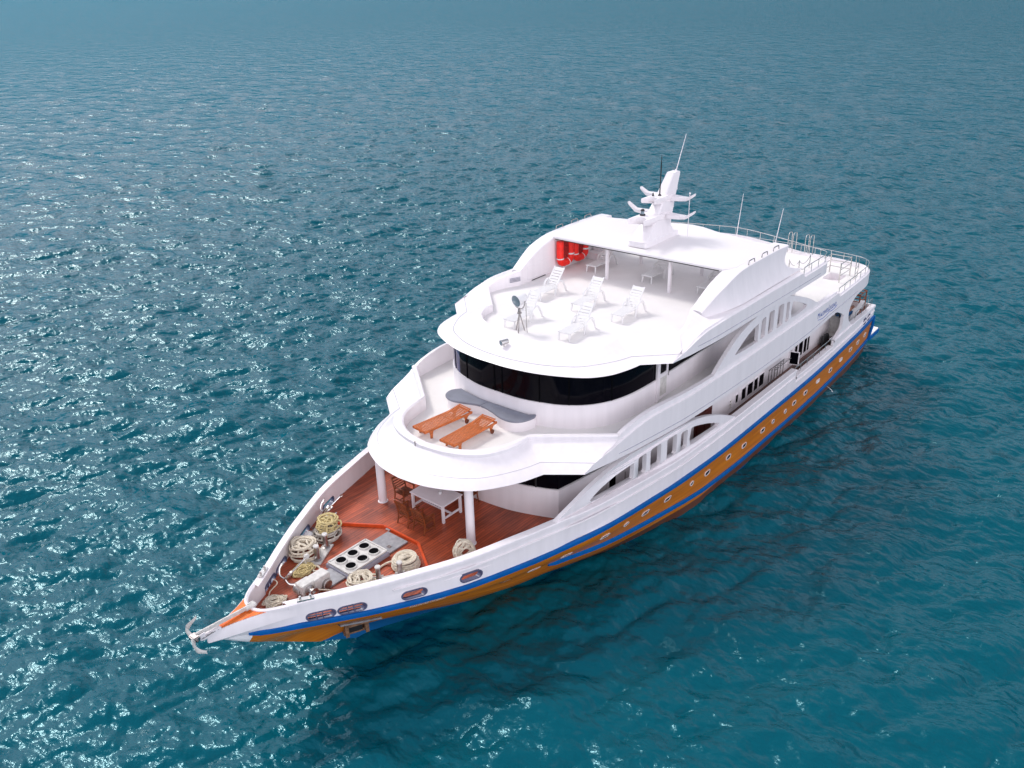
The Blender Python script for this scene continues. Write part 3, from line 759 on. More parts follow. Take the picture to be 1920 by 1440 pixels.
# wavy bench along the front of the wheelhouse
bench = smooth([(7.42, -2.05), (7.75, -2.28), (8.12, -2.22), (8.36, -1.95), (8.42, -1.55), (8.25, -1.0), (8.10, -.48), (8.20, .1), (8.42, .8), (8.40, 1.3), (8.14, 1.62), (7.7, 1.76), (7.45, 1.68)], 5)
back = [(7.62, 1.35), (7.64, .6), (7.64, -.1), (7.62, -.9), (7.50, -1.6)]
m = MB(); m.prism([[(p[0]-.04, p[1]*.985) for p in bench]+back], lambda a, b: (a, b, F2-.01), lambda a, b: (a, b, 6.02))
m.build('bench', 'white', house2)
def cushion(lo_, hi_, label):
    pts = [p for p in bench if lo_ <= p[1] <= hi_]
    bk = [(7.66, y) for y in ((1.5, .9, .2, hi_-.02 if False else -.4) if lo_ > -1 else ())]
    if lo_ > -1:
        poly = [(8.11, lo_)]+pts+[(7.62, 1.5), (7.66, .6), (7.67, lo_)]
    else:
        poly = pts+[(8.11, hi_), (7.67, hi_), (7.65, -.9), (7.52, -1.65)]
    m = MB(); cx = sum(p[0] for p in poly)/len(poly); cy = sum(p[1] for p in poly)/len(poly)
    sc = lambda k: (lambda a, b: (cx+(a-cx)*k, cy+(b-cy)*k))
    rows = []
    for k, z in ((.96, 6.024), (1.0, 6.045), (1.0, 6.085), (.97, 6.105)):
        rows.append([(cx+(a-cx)*k, cy+(b-cy)*k, z) for a, b in poly])
    m.grid(rows, True); m.sheet([poly], lambda a, b: (cx+(a-cx)*.97, cy+(b-cy)*.97, 6.105)); m.sheet([poly], lambda a, b: (cx+(a-cx)*.96, cy+(b-cy)*.96, 6.024))
    o = m.build('seat_cushion', 'cushion', None); tag(o, label, 'cushion', 'grey pads on the curved bench'); return o
cushion(-3, -.46, 'grey bench cushion at the left end, with the rounder outer end, below the tinted windows')
cushion(-.44, 3, 'grey bench cushion at the right end, the one nearer the white door')

# ------------------------------------------------------------------ top deck (deck 3)
F3 = 8.135
f3b = half_curve([(7.98, 0), (7.95, .92), (7.70, 2.15), (7.10, 3.45), (6.40, 4.08), (5.6, 4.36), (4.95, 4.47), (4.14, 5.33)], 5, 6)
f3t = half_curve([(7.68, 0), (7.62, .8), (7.36, 1.9), (6.80, 2.95), (6.15, 3.48), (5.45, 3.85), (4.83, 4.05), (3.55, 5.37)], 5, 6)
c3o = half_curve([(6.52, 0), (6.46, 1.0), (6.08, 2.0), (5.62, 2.65), (5.1, 3.0), (4.75, 3.12), (4.42, 3.12), (2.82, 4.82)], 5, 6)
c3i = half_curve([(6.38, 0), (6.32, .95), (5.95, 1.92), (5.52, 2.53), (5.05, 2.86), (4.70, 2.98), (4.33, 2.99), (2.70, 4.64)], 5, 6)
m = MB()
m.grid([R(ease(f3b, c3o, .5), 7.90), R(ease(f3b, c3o, .03), 7.895), R(f3b, 7.91), R(ease(f3b, f3t, .88), 8.045), R(ease(f3t, c3o, .04), 8.07), R(ease(f3t, c3o, .10), 8.075), R(ease(f3t, c3o, .5), 8.25), R(ease(f3t, c3o, .9), 8.41), R(c3o, 8.45), R(ease(c3o, c3i, .8), 8.455), R(c3i, 8.43), R(c3i, F3)])
brow = m.build('top_brow', 'white', Y, sharp=28)
m = MB(); m.grid([[Vector(p)+Vector((0, 0, dzz)) for p in R(ease(f3t, c3o, t), 8.07)] for t, dzz in ((.03, .006), (.05, .007))]); m.build('edge_seam', 'lavender_grey', brow)
m = MB()
m.sheet([[(p[0], p[1]) for p in R(ease(f3b, c3o, .5), 0)]+[(3.4, 5.2), (-10.2, 5.25), (-10.2, -5.25), (3.4, -5.2)]], lambda a, b: (a, b, 7.86)); m.build('soffit', 'white', brow)
m = MB(); half = list(c3i)+[(2.0, yg(2)-.12), (-9.6, 5.3), (-10.1, 5.05), (-10.38, 4.3), (-11.0, 2.4), (-11.45, .8), (-11.55, 0)]
m.sheet([half+[(x, -y) for x, y in half[::-1][1:-1]]], lambda a, b: (a, b, F3)); m.build('top_deck', 'deck_white', Y)
P3 = [(4.14, 5.33), (3.55, 5.37)]+[(x, yg(x)) for x in np.linspace(3.1, -9.4, 40)]+smooth([(-9.8, 5.38), (-10.15, 5.15), (-10.45, 4.3), (-11.1, 2.4), (-11.55, .8), (-11.65, 0)], 4)
zb3 = lerp_tab([(4.2, 7.90), (.9, 7.74), (-1, 7.71), (-5.6, 7.66), (-11, 7.62)])
zo3 = smooth_tab([(4.2, 7.93), (3.52, 8.06), (2.83, 8.25), (2.2, 8.36), (1.65, 8.42), (.3, 8.44), (-1.4, 8.42), (-11, 8.38)])
zt3 = smooth_tab([(4.2, 7.93), (3.52, 8.07), (2.83, 8.29), (2.2, 8.45), (1.65, 8.52), (.3, 8.52), (-1.4, 8.49), (-11, 8.44)])
for sgn in (1, -1):
    m = MB(); band(m, P3, zb3, zo3, zt3, F3, -6.95, 8.26, sgn, .2); ub = m.build('upper_band', 'white', Y, sharp=30)
    m = MB(); sq_tube(m, [(x, sgn*yg(x), zb3(x)+.22) for x in np.linspace(2.5, -9, 40)], .018, .02); m.build('band_seam', 'lavender_grey', ub)

# inner coaming of the top deck from the corner to the roof wall
for sgn in (1, -1):
    m = MB()
    path = smooth([(2.70, 4.64, 8.44), (2.2, 4.63, 8.58), (1.55, 4.43, 8.70), (1.0, 4.22, 8.80)], 4)
    outer = [(3.55, 5.345, 8.072), (3.2, 5.35, 8.16), (2.83, 5.34, 8.272), (2.45, 5.30, 8.38), (2.1, 5.27, 8.455), (1.75, 5.26, 8.50), (1.5, 5.25, 8.512), (1.35, 5.24, 8.513), (1.2, 5.24, 8.513), (1.12, 5.24, 8.512), (1.06, 5.24, 8.512), (1.03, 5.24, 8.512), (1.0, 5.24, 8.511)]
    path[0] = (2.70, 4.64, 8.432)
    mid = [(x+.08, y+.16, z+.012) for x, y, z in path]; mid[0] = (2.82, 4.82, 8.452)
    rows = [[(x, sgn*y, F3) for x, y, z in path], [(x, sgn*y, z) for x, y, z in path], [(x, sgn*y, z) for x, y, z in mid], [((a[0]+b[0])/2, sgn*(a[1]+b[1])/2, a[2]*.4+b[2]*.6) for a, b in zip(mid, outer)], [(x, sgn*y, z) for x, y, z in outer]]
    m.grid(rows)
    # top surface continuing aft as a ledge outside the roof wall
    m.grid([[(x, sgn*4.5, 8.52+.0) for x in np.linspace(1.05, -7, 12)], [(x, sgn*(yg(x)-.18), zt3(x)-.012) for x in np.linspace(1.05, -7, 12)]])
    wc = m.build('wing_coaming', 'white', Y, sharp=30)
    m = MB()
    for k in range(4): m.bar((1.55, sgn*4.40, 8.36+.055*k), (1.05, sgn*4.215, 8.36+.055*k), .03, .02)
    m.build('vent_grille', 'lavender_grey', wc)

# roof walls: thick swooping arms that carry the roof
ztop = smooth_tab([(1.02, 8.80), (.6, 9.02), (.2, 9.22), (-.3, 9.44), (-.8, 9.60), (-1.3, 9.72), (-1.8, 9.80), (-3, 9.84), (-5, 9.84), (-6.3, 9.78)])
for sgn in (1, -1):
    m = MB(); rows = []
    for x in list(np.linspace(1.02, -1.4, 15))+list(np.linspace(-1.8, -6.15, 10)):
        z = ztop(x); yi = 4.22; yo = 4.72+.2*min(1, (1.02-x)/1.5); bot = min(8.50, z-.1)
        tt = min(1, (1.02-x)/2.5)
        rows.append([(x, sgn*yi, F3), (x, sgn*yi, z-.04), (x, sgn*(yi+.04), z), (x, sgn*(yo-.10), z), (x, sgn*yo, z-.05)]+[(x, sgn*(yo+(.30*(k/6)**2.2)*tt), z-.05-(z-.05-bot)*k/6) for k in range(1, 7)])
    for row in rows:
        t_ = max(0, min(1, (-3.2-row[0][0])/2.95))**1.6
        for k, o_ in zip(range(4, 11), (-.05, .12, .34, .40, .25, -.25, -1.1)): row[k] = (row[k][0]+t_*o_, row[k][1], row[k][2])
    m.grid(rows)
    r = rows[0]; m.add(r, [list(range(len(r)))])
    r = rows[-1]; m.grid([r[4:], [(q[0]+.02, q[1]-sgn*.14, q[2]) for q in r[4:]]])
    m.grid([[r[0], r[1], r[2], r[3]], [(q[0], q[1]+sgn*.25, q[2]) for q in r[:4]]])
    arm = m.build('roof_wall', 'white', Y, sharp=35)
    m = MB(); o = [(.55, 8.25), (-1.2, 8.25), (-1.2, 8.95), (.55, 8.85)]
    m.prism([o], lambda a, b: (a, sgn*4.222, b), lambda a, b: (a, sgn*4.205, b)); m.build('locker_door', 'white', arm, bevel=.005)
    m = MB(); m.bar((.25, sgn*4.20, 8.16), (-.75, sgn*4.20, 8.16), .02, .025); m.build('door_gap', 'dark', arm)
# roof slab
m = MB(); hx = [(-1.38, 0), (-1.38, 4.24), (-1.8, 4.68), (-5.6, 4.78), (-5.62, 4.0), (-5.75, 3.4), (-6.15, 1.6), (-6.55, .6), (-6.65, 0)]
def rr(k, z, dx=0): return [(-4.2+(x+4.2)*k+dx, y*k, z) for x, y in hx]+[(-4.2+(x+4.2)*k+dx, -y*k, z) for x, y in hx[::-1][1:-1]]
m.grid([rr(.97, 9.68), rr(1.0, 9.72), rr(1.0, 9.79), rr(.985, 9.84), rr(.8, 9.89), rr(.45, 9.92), rr(.12, 9.93)], True)
t = rr(.12, 9.93); m.add(t, [list(range(len(t)))])
roof = m.build('roof', 'awning', Y, sharp=25)
m = MB(); m.bar((-1.375, -4.1, 9.70), (-1.375, 4.1, 9.70), .015, .03); m.build('edge_gap', 'dark', roof)
for sgn in (1, -1):
    for x in (-2.7, -3.9, -5.0):
        y = sgn*4.86
        m = MB(); m.tube(smooth([(x+.27, y, 9.80), (x+.25, y, 9.92), (x+.18, y, 9.97), (x-.18, y, 9.97), (x-.25, y, 9.92), (x-.27, y, 9.80)], 3), .022, 8)
        m.build('grab_handle', 'old_steel', roof)
for x, y in ((-1.9, -1.6), (-1.9, 1.6), (-4.75, -1.6), (-4.75, 1.6)):
    m = MB(); m.box((x, y, (F3+9.75)/2), (.13, .13, 9.75-F3)); m.build('roof_post', 'white', Y, bevel=.012)
# white box seat under the roof
m = MB(); m.box((-4.4, -3.75, F3+.16), (.9, .9, .32)); m.box((-4.65, -3.95, F3+.42), (.4, .45, .22)); m.build('box_seat', 'white', Y, bevel=.03)

# ------------------------------------------------------------------ mast
def mast_sec(x0, x1, hw, z): return [(x0, hw*.8, z), (x0-.06, hw, z), (x1, hw, z), (x1, -hw, z), (x0-.06, -hw, z), (x0, -hw*.8, z)]
m = MB()
m.grid([mast_sec(-1.76, -4.45, .47, 9.9), mast_sec(-1.76, -4.40, .47, 10.14), mast_sec(-1.92, -4.1, .41, 10.2), mast_sec(-2.25, -3.88, .37, 10.5), mast_sec(-2.85, -4.1, .31, 11.0), mast_sec(-3.45, -4.42, .245, 11.7), mast_sec(-4.22, -4.82, .19, 12.6), mast_sec(-4.26, -4.82, .17, 12.66)], True)
t = mast_sec(-4.26, -4.82, .17, 12.66); m.add(t, [list(range(6))])
mast = m.build('mast', 'white', Y, sharp=30, bevel=0)
def platform(x0, x1, hw, z, th):
    pl = smooth([(x1, hw), (x0+.5, hw), (x0+.12, hw*.72), (x0, 0), (x0+.12, -hw*.72), (x0+.5, -hw), (x1, -hw)], 5)
    m = MB(); m.grid([[((x-x1)*.55+x1, y*.6, z-th*1.7) for x, y in pl], [(x-.05, y*.94, z-th) for x, y in pl], [(x, y, z-th*.8) for x, y in pl], [(x, y, z) for x, y in pl]])
    m.sheet([pl], lambda a, b: (a, b, z)); return m.build('platform', 'white', mast, sharp=35)
platform(-2.12, -3.3, .40, 11.12, .22); platform(-3.02, -4.0, .33, 11.82, .19)
def crossarm(x, z, L_, sgn, lift):
    m = MB(); rows = []
    for t, w, h, dzz in ((.15, .46, .22, 0), (.75, .34, .17, .02), (1.0, .28, .14, .04), (1.02, .28, .14, .05), (1.28, .22, .10, lift*.8), (1.34, .18, .08, lift)):
        y = sgn*L_*t; zz = z+dzz
        rows.append([(x+w/2, y, zz-h/2), (x+w/2, y, zz+h/2), (x-w/2, y, zz+h/2), (x-w/2, y, zz-h/2)])
    m.grid(rows, True); m.add(rows[-1], [(0, 1, 2, 3)]); return m.build('crossarm', 'white', mast, bevel=.02)
for sgn in (1, -1):
    crossarm(-3.62, 10.95, 1.25, sgn, .34); crossarm(-4.12, 11.62, 1.02, sgn, .28)
m = MB(); m.box((-4.35, 0, 11.2), (.4, .24, .22)); m.box((-4.65, 0, 11.92), (.35, .2, .2)); m.build('bracket', 'white', mast, bevel=.02)
m = MB(); m.lathe([(.0001, 0), (.12, 0), (.12, .05), (.07, .06)], (-2.45, -.20, 11.125), 16); m.use(1).lathe([(.075, .06), (.075, .19)], (-2.45, -.20, 11.125), 16); m.use(0).lathe([(.09, .19), (.09, .23), (.05, .27), (.0001, .27)], (-2.45, -.20, 11.125), 16)
m.build('mast_light', ['dark', 'lens'], mast)
m = MB(); m.lathe([(.0001, 0), (.05, 0), (.05, .04), (.03, .05), (.03, .12), (.0001, .14)], (-3.2, -.17, 11.825), 12); m.build('mast_light', 'dark', mast)
m = MB(); m.tube([(-3.42, .03, 11.82), (-3.44, .03, 12.6), (-3.46, .02, 13.05), (-3.47, .02, 13.55)], [.03, .022, .03, .008], 8); m.lathe([(.08, 0), (.06, .05), (.03, .07)], (-3.42, .03, 11.82), 10); m.build('antenna', 'dark', mast)
m = MB(); m.tube([(-4.68, .05, 12.64), (-5.42, .05, 14.15)], [.022, .012], 8); m.lathe([(.07, 0), (.05, .06), (.02, .1)], (-4.68, .05, 12.66), 10); m.build('antenna', 'white', mast)
m = MB(); m.tube([(-4.1, 1.12, 11.9), (-4.1, 1.12, 10.0)], .014, 6); m.lathe([(.0001, .06), (.04, .05), (.04, 0), (.0001, -.02)], (-4.1, 1.12, 11.9), 8); m.build('antenna', 'white', mast)

# ------------------------------------------------------------------ railings and aft fittings
def railing(path, h, post_every, name, mat_='steel', mids=(), r=.018, parent=Y):
    P = [Vector(p) for p in path]; m = MB(); upv = Vector((0, 0, h))
    m.tube([p+upv for p in P], r, 8)
    for q in mids: m.tube([p+upv*q for p in P], r*.6, 6)
    acc = 0; last = None
    for i, p in enumerate(P):
        if i: acc += (p-P[i-1]).length
        if last is None or acc-last >= post_every or i == len(P)-1:
            m.tube([p-Vector((0, 0, .03)), p+upv], r*.8, 6); last = acc
    return m.build(name, mat_, parent)
for sgn in (1, -1):
    p = [(-7.55, sgn*(yg(-7.5)-.1), 3.16)]+[(x, sgn*(yg(x)-.1), 3.16) for x in np.linspace(-8, -12.05, 22)]
    railing(p, .42, .62, 'railing')
    # top deck aft
p = [(x, y-.08, 8.24) for x, y in P3 if x < -6.9]
dense = smooth(p, 2)
railing(dense+[(x, -y, z) for x, y, z in dense[::-1][1:]], .34, .8, 'railing')
p = [(x, max(y-.10, 0), 5.88) for x, y in P2 if x < -11.9]; dense = smooth(p, 2)
railing(dense+[(x, -y, z) for x, y, z in dense[::-1][1:]], .34, .75, 'railing')
for x, y, h in ((-10.95, .1, 2.5), (-11.4, 2.1, 2.2)):
    m = MB()
# whip antennas on the aft end of the top deck
ANT = ((-11.35, .0, (-11.62, .05, 10.35)), (-11.15, 2.2, (-11.8, 2.15, 9.85)))
for x, y, tip in ANT:
    m = MB(); m.tube([(x, y, 8.2), (x-.12*(tip[0]-x)*-1*0, y, 8.4), tip], [.03, .022, .01], 6); m.build('whip_antenna', 'white', Y)
# ladder hand rails
for y in (3.15, 4.0):
    m = MB(); U = smooth([(-10.40, y, 8.15), (-10.40, y, 8.95), (-10.46, y+.02, 9.08), (-10.62, y+.04, 9.08), (-10.70, y+.05, 8.95), (-10.70, y+.05, 7.9)], 3)
    m.tube(U, .022, 8); m.tube([(x-.03, yy+.22, z) for x, yy, z in U], .02, 8); m.build('ladder_rail', 'steel', Y)
# stanchions with chain beside the gap of the upper band
m = MB(); a, b, c = (-7.35, 4.55), (-7.5, 4.95), (-8.6, 5.0)
for x, y in (a, b, c): m.tube([(x, y, F3), (x, y, F3+.62)], .022, 6)
for p, q in ((a, b), (b, c)):
    for hh in (.58, .3):
        m.tube([(p[0]+(q[0]-p[0])*t, p[1]+(q[1]-p[1])*t, F3+hh-.22*4*t*(1-t)) for t in np.linspace(0, 1, 9)], .014, 5)
m.build('chain_stanchion', 'steel', Y)
# stair guard on the aft deck
m = MB(); pts = [(-14.7, 4.35), (-16.2, 4.35), (-16.2, 3.25), (-15.2, 3.25)]
for x, y in pts[:3]: m.tube([(x, y, F2), (x, y, F2+1.05)], .035, 8)
for p, q in zip(pts, pts[1:]):
    for h in (1.0, .68, .36): m.tube([(*p, F2+h), (*q, F2+h)], .022, 6)
m.build('stair_guard', 'steel', Y)
m = MB()
for x, y in ((-15.5, 4.85), (-16.3, 4.72)): m.tube([(x, y, F2), (x, y, F2+1.05)], .02, 6)
m.tube([(-15.5, 4.85, F2+.3), (-16.3, 4.72, F2+.3)], .016, 6); m.tube([(-15.5, 4.85, F2+.6), (-16.3, 4.72, F2+.6)], .016, 6)
m.build('stair_guard', 'steel', Y)
# swim platform
m = MB(); pl = [(STERN-.03, 4.95), (-20.98, 4.92), (-21.05, 4.85), (-21.05, -4.85), (-20.98, -4.92), (STERN-.03, -4.95)]
m.prism([pl], lambda a, b: (a, b, 1.0), lambda a, b: (a, b, 1.22)); m.use(1).prism([pl], lambda a, b: (-19.4+(a+19.4)*.985, b*.99, 1.222), lambda a, b: (-19.4+(a+19.4)*.985, b*.99, 1.27))
m.build('swim_platform', ['blue', 'deck_white'], Y)
# stern rail
pp = [(-15.6, yg(-15.6)-.12, 3.46), (-17.2, yg(-17.2)-.12, 3.36), (-19.0, yg(-19)-.12, 3.2)]
for sgn in (1, -1): railing([(x, y*sgn, z) for x, y, z in smooth(pp, 4)], .45, .7, 'railing')
railing([(-19.2, 4.6-9.2*i/12, 3.22) for i in range(13)], .45, .8, 'railing')
# davit bracket and inner steps behind the pillar
m = MB(); m.tube([(-12.05, 5.15, 5.0), (-12.6, 5.18, 4.72), (-12.95, 5.2, 4.62), (-13.0, 5.2, 4.40)], .035, 8); m.build('davit', 'dark', Y)
m = MB()
for k in range(5): m.box((-12.9-.24*k, 4.0, 2.95+.3*k), (.28, .7, .06))
m.box((-13.9, 4.82, 3.45), (.08, .78, 1.3)); m.box((-13.6, 4.85, 3.2), (.6, .6, .05)); m.build('stairs', 'vent_white', Y)

# lettering
def text(body, size, fn, name, mt, parent, extr=.004, shear=.0, xs=1.0):
    c = bpy.data.curves.new(name, 'FONT'); c.body = body; c.size = size; c.shear = shear; c.align_x = 'LEFT'; c.fill_mode = 'FRONT'
    o = bpy.data.objects.new(name, c); COL.objects.link(o)
    dg = bpy.context.evaluated_depsgraph_get(); me = bpy.data.meshes.new_from_object(o.evaluated_get(dg))
    bpy.data.objects.remove(o); bpy.data.curves.remove(c)
    for v in me.vertices: v.co = fn(v.co.x*xs, v.co.y)
    me.materials.clear(); me.materials.append(MATS[mt])
    ob = bpy.data.objects.new(name, me); COL.objects.link(ob); ob.parent = parent; return ob
LT = MB()
def on_band(a, b): x = -9.30-a; return (x, yg(x)+.008, 5.50+b)
parts_ = [("M", .40, 0), ("ALDIVES", .29, .33), ("L", .44, 1.36), ("EGEND", .29, 1.55)]
for body, size, off in parts_:
    text(body, size, lambda a, b, off=off: on_band(a+off, b), 'name_lettering', 'letter_blue', SB[0], xs=.92)
m = MB()
sw = [(on_band(a, -.06-.20*math.sin(math.pi*min(1, a/1.6))*.5)) for a in np.linspace(.1, 1.45, 14)]
m.tube(sw, .010, 5); sw = [on_band(a, -.02-.10*math.sin(math.pi*(a-1.4)/1.15)) for a in np.linspace(1.4, 2.55, 12)]
m.tube(sw, .012, 5); m.build('swoosh', 'letter_blue', SB[0])
def on_bow(a, b):
    x = 15.15-a; z = 2.68+b; return (x, hy(x, z)+.012, z)
text("MALDIVES LEGEND", .13, on_bow, 'name_lettering', 'letter_white', hull, xs=.95)

# ------------------------------------------------------------------ furniture
def white_lounger():
    r = empty('sun_lounger', '', 'sun lounger')
    m = MB(); W_ = .27
    for s in (1, -1): m.bar((.95, s*(W_-.025), .33), (-.18, s*(W_-.025), .31), .05, .045)
    for i in range(15):
        x = .93-i*.076; m.box((x, 0, .338+.012*math.sin(i/14*math.pi)), (.052, 2*W_-.09, .018))
    m.box((.955, 0, .33), (.04, 2*W_, .05)); m.build('seat', 'plastic', r)
    m = MB(); a = Vector((-.16, 0, .33)); b = Vector((-.80, 0, 1.02)); d = (b-a).normalized()
    for s in (1, -1): m.bar(a+Vector((0, s*(W_-.03), 0)), b+Vector((0, s*(W_-.03), 0)), .06, .045)
    for t, w in ((.06, .05), (.16, .08), (.29, .10), (.43, .10), (.57, .10), (.71, .10), (.88, .17)):
        c = a+(b-a)*t; y = Vector((0, 1, 0)); z = d.cross(y)
        m.box(c+z*.0, (w, 2*W_-.05, .02), M=Matrix((d, y, z)).transposed())
    m.build('backrest', 'plastic', r, bevel=.008)
    for s in (1, -1):
        m = MB(); m.tube([(.90, s*.22, .32), (.93, s*.23, .16), (.95, s*.235, .0)], [.038, .035, .03], 8); m.build('leg', 'plastic', r)
        m = MB(); p = smooth([(.0, s*.29, 0), (-.04, s*.30, .22), (-.09, s*.31, .40), (-.20, s*.315, .52), (-.38, s*.315, .56), (-.56, s*.315, .48), (-.72, s*.31, .25), (-.84, s*.30, 0)], 4)
        m.tube(p, .042, 8); m.box((-.10, s*.285, .31), (.16, .06, .07)); m.build('arm', 'plastic', r)
    return r
WL = [((4.22, 1.19), .06, 'white plastic lounger on the top deck nearest the front edge, right of the searchlight'),
      ((4.40, -1.30), .04, 'white plastic lounger on the top deck standing behind the tripod searchlight'),
      ((1.40, -.28), .06, 'white plastic lounger in the middle of the open top deck, partly behind a nearer lounger'),
      ((1.48, 1.74), .06, 'white plastic lounger on the open top deck nearest the right roof wall'),
      ((1.25, -2.45), .03, 'white plastic lounger in the open top deck nearest the wall grille, below the red floats'),
      ((-3.2, -2.75), .03, 'white plastic lounger in the shade under the roof beside the red floats'),
      ((-3.4, .14), .0, 'white plastic lounger in the shade under the roof between the front posts'),
      ((-3.4, 2.88), .0, 'white plastic lounger under the roof half hidden by the right roof wall')]
proto = white_lounger()
for i, (p, a, lb) in enumerate(WL):
    o = proto if i == 0 else copy_tree(proto)
    o.location = (p[0], p[1], F3); o.rotation_euler = (0, 0, a); o['label'] = lb; o['group'] = 'white plastic loungers on the top deck'

def teak_lounger():
    r = empty('wooden_lounger', '', 'sun lounger'); H = .36; Wd = .36; Ln = 1.13
    m = MB()
    for s in (1, -1): m.bar((Ln, s*(Wd-.02), H-.03), (-Ln, s*(Wd-.02), H-.03), .04, .09)
    for x in (Ln-.02, -.2, -Ln+.02): m.box((x, 0, H-.035), (.04, 2*Wd-.09, .07))
    m.build('frame', 'teak', r, bevel=.006)
    m = MB()
    for i in range(21): m.box((Ln-.05-i*.074, 0, H+.012), (.046, 2*Wd-.06, .02))
    m.build('seat_slats', 'teak', r)
    m = MB()
    for i in range(9):
        x = Ln-.05-21*.074-i*.074; m.box((x, 0, H+.016+.012*i), (.046, 2*Wd-.06, .02))
    for s in (1, -1): m.bar((-.42, s*(Wd-.08), H+.0), (-Ln+.02, s*(Wd-.08), H+.10), .035, .03)
    m.build('backrest', 'teak', r)
    for s in (1, -1):
        m = MB(); m.prism([[(Ln-.20, H-.07), (Ln-.42, H-.07), (Ln-.38, H-.16), (Ln-.36, 0), (Ln-.27, 0), (Ln-.26, H-.16)]], lambda a, b: (a, s*(Wd-.02), b), lambda a, b: (a, s*(Wd-.06), b)); m.build('leg', 'teak', r)
        m = MB(); m.prism([[(-Ln+.14, H-.07), (-Ln+.44, H-.07), (-Ln+.36, H-.14), (-Ln+.34, .06), (-Ln+.27, .06), (-Ln+.24, H-.15)]], lambda a, b: (a, s*(Wd-.02), b), lambda a, b: (a, s*(Wd-.06), b)); m.build('leg', 'teak', r)
        m = MB(); m.lathe([(.0001, -.02), (.085, -.02), (.085, .02), (.0001, .02)], (-Ln+.30, s*(Wd+.01), .085), 18, Matrix.Rotation(math.pi/2, 3, 'X')); m.build('wheel', 'chair_wood', r)
    m = MB(); m.tube([(-Ln+.3, -Wd, .085), (-Ln+.3, Wd, .085)], .015, 6); m.tube([(-.2, -.2, H-.06), (-.55, -.2, .18), (-.55, .2, .18), (-.2, .2, H-.06)], .012, 6); m.build('axle', 'old_steel', r)
    return r
t1 = teak_lounger(); t1.location = (9.62, -.95, F2); t1.rotation_euler = (0, 0, rad(-6.5))
t1['label'] = 'orange teak lounger on the lower sun deck, the one nearer the left parapet'; t1['group'] = 'wooden loungers'
t2 = copy_tree(t1); t2.location = (9.72, .42, F2); t2.rotation_euler = (0, 0, rad(-.5))
t2['label'] = 'orange teak lounger on the lower sun deck, the one nearer the grey cushions'

# table
tb = empty('dining_table', 'white painted wooden dining table on the red foredeck under the canopy', 'table', (11.02, -.13, 3.08))
m = MB(); m.box((0, 0, .735), (1.04, 1.66, .045)); m.build('tabletop', 'white', tb, bevel=.01)
m = MB()
for s in (1, -1): m.box((s*.43, 0, .67), (.03, 1.45, .08)); m.box((0, s*.74, .67), (.84, .03, .08))
m.build('apron', 'white', tb)
for a in (1, -1):
    for b in (1, -1):
        m = MB(); m.box((a*.44, b*.75, .355), (.09, .09, .71)); m.build('leg', 'white', tb, bevel=.008)
m = MB()
for s in (1, -1): m.box((0, s*.75, .18), (.79, .06, .07))
m.box((0, 0, .18), (.07, 1.44, .06)); m.build('stretcher', 'white', tb, bevel=.006)
m = MB(); m.lathe([(.0001, 0), (.05, 0), (.06, .09), (.055, .09), (.045, .01), (.0001, .01)], (0, 0, 0), 14); cup = m.build('cup', 'plastic'); cup.location = (10.95, .02, 3.838)
tag(cup, 'small white cup standing on the white dining table', 'cup')

def chair():
    r = empty('armchair', '', 'chair'); w = .27
    m = MB(); m.box((.0, 0, .42), (.50, 2*w-.02, .03))
    for i in range(6): m.box((.21-i*.085, 0, .437), (.06, 2*w-.04, .016))
    m.build('seat', 'chair_wood', r)
    for s in (1, -1):
        m = MB(); m.tube([(.24, s*w, 0), (.235, s*w, .3), (.23, s*w, .64)], [.022, .028, .024], 6); m.build('leg', 'chair_wood', r)
        m = MB(); m.tube(smooth([(-.30, s*w, 0), (-.24, s*w, .22), (-.22, s*w, .44), (-.27, s*w, .72), (-.36, s*w, 1.0)], 3), .026, 6); m.build('leg', 'chair_wood', r)
        m = MB(); m.tube(smooth([(.29, s*w, .63), (.2, s*w, .66), (-.05, s*w, .655), (-.28, s*w, .68)], 3), [.03]*9+[.024], 6); m.build('arm', 'chair_wood', r)
        m = MB(); m.bar((.24, s*w, .16), (-.26, s*w, .16), .025, .035); m.build('stretcher', 'chair_wood', r)
    m = MB()
    for z, x, h in ((.55, -.235, .04), (.64, -.25, .04), (.73, -.27, .04), (.82, -.30, .04), (.94, -.335, .09)): m.box((x-.005, 0, z), (.022, 2*w-.02, h))
    m.box((-.01, 0, .16), (.03, 2*w, .03)); m.build('backrest', 'chair_wood', r)
    return r
ch = chair()
CH = [((12.16, .36), math.pi, 'dark teak armchair with its back to the bow, nearest the front column'),
      ((12.16, -.42), math.pi-.04, 'dark teak armchair with its back to the bow, second from the front column'),
      ((11.25, -1.55), math.pi/2, 'dark teak armchair at the far left end of the white table'),
      ((9.95, .42), 0, 'dark teak armchair behind the white table, half hidden by the front column'),
      ((9.95, -.55), .05, 'dark teak armchair behind the white table, under the canopy edge')]
for i, (p, a, lb) in enumerate(CH):
    o = ch if i == 0 else copy_tree(ch)
    o.location = (*p, 3.08); o.rotation_euler = (0, 0, a); o['label'] = lb; o['group'] = 'teak armchairs round the table'

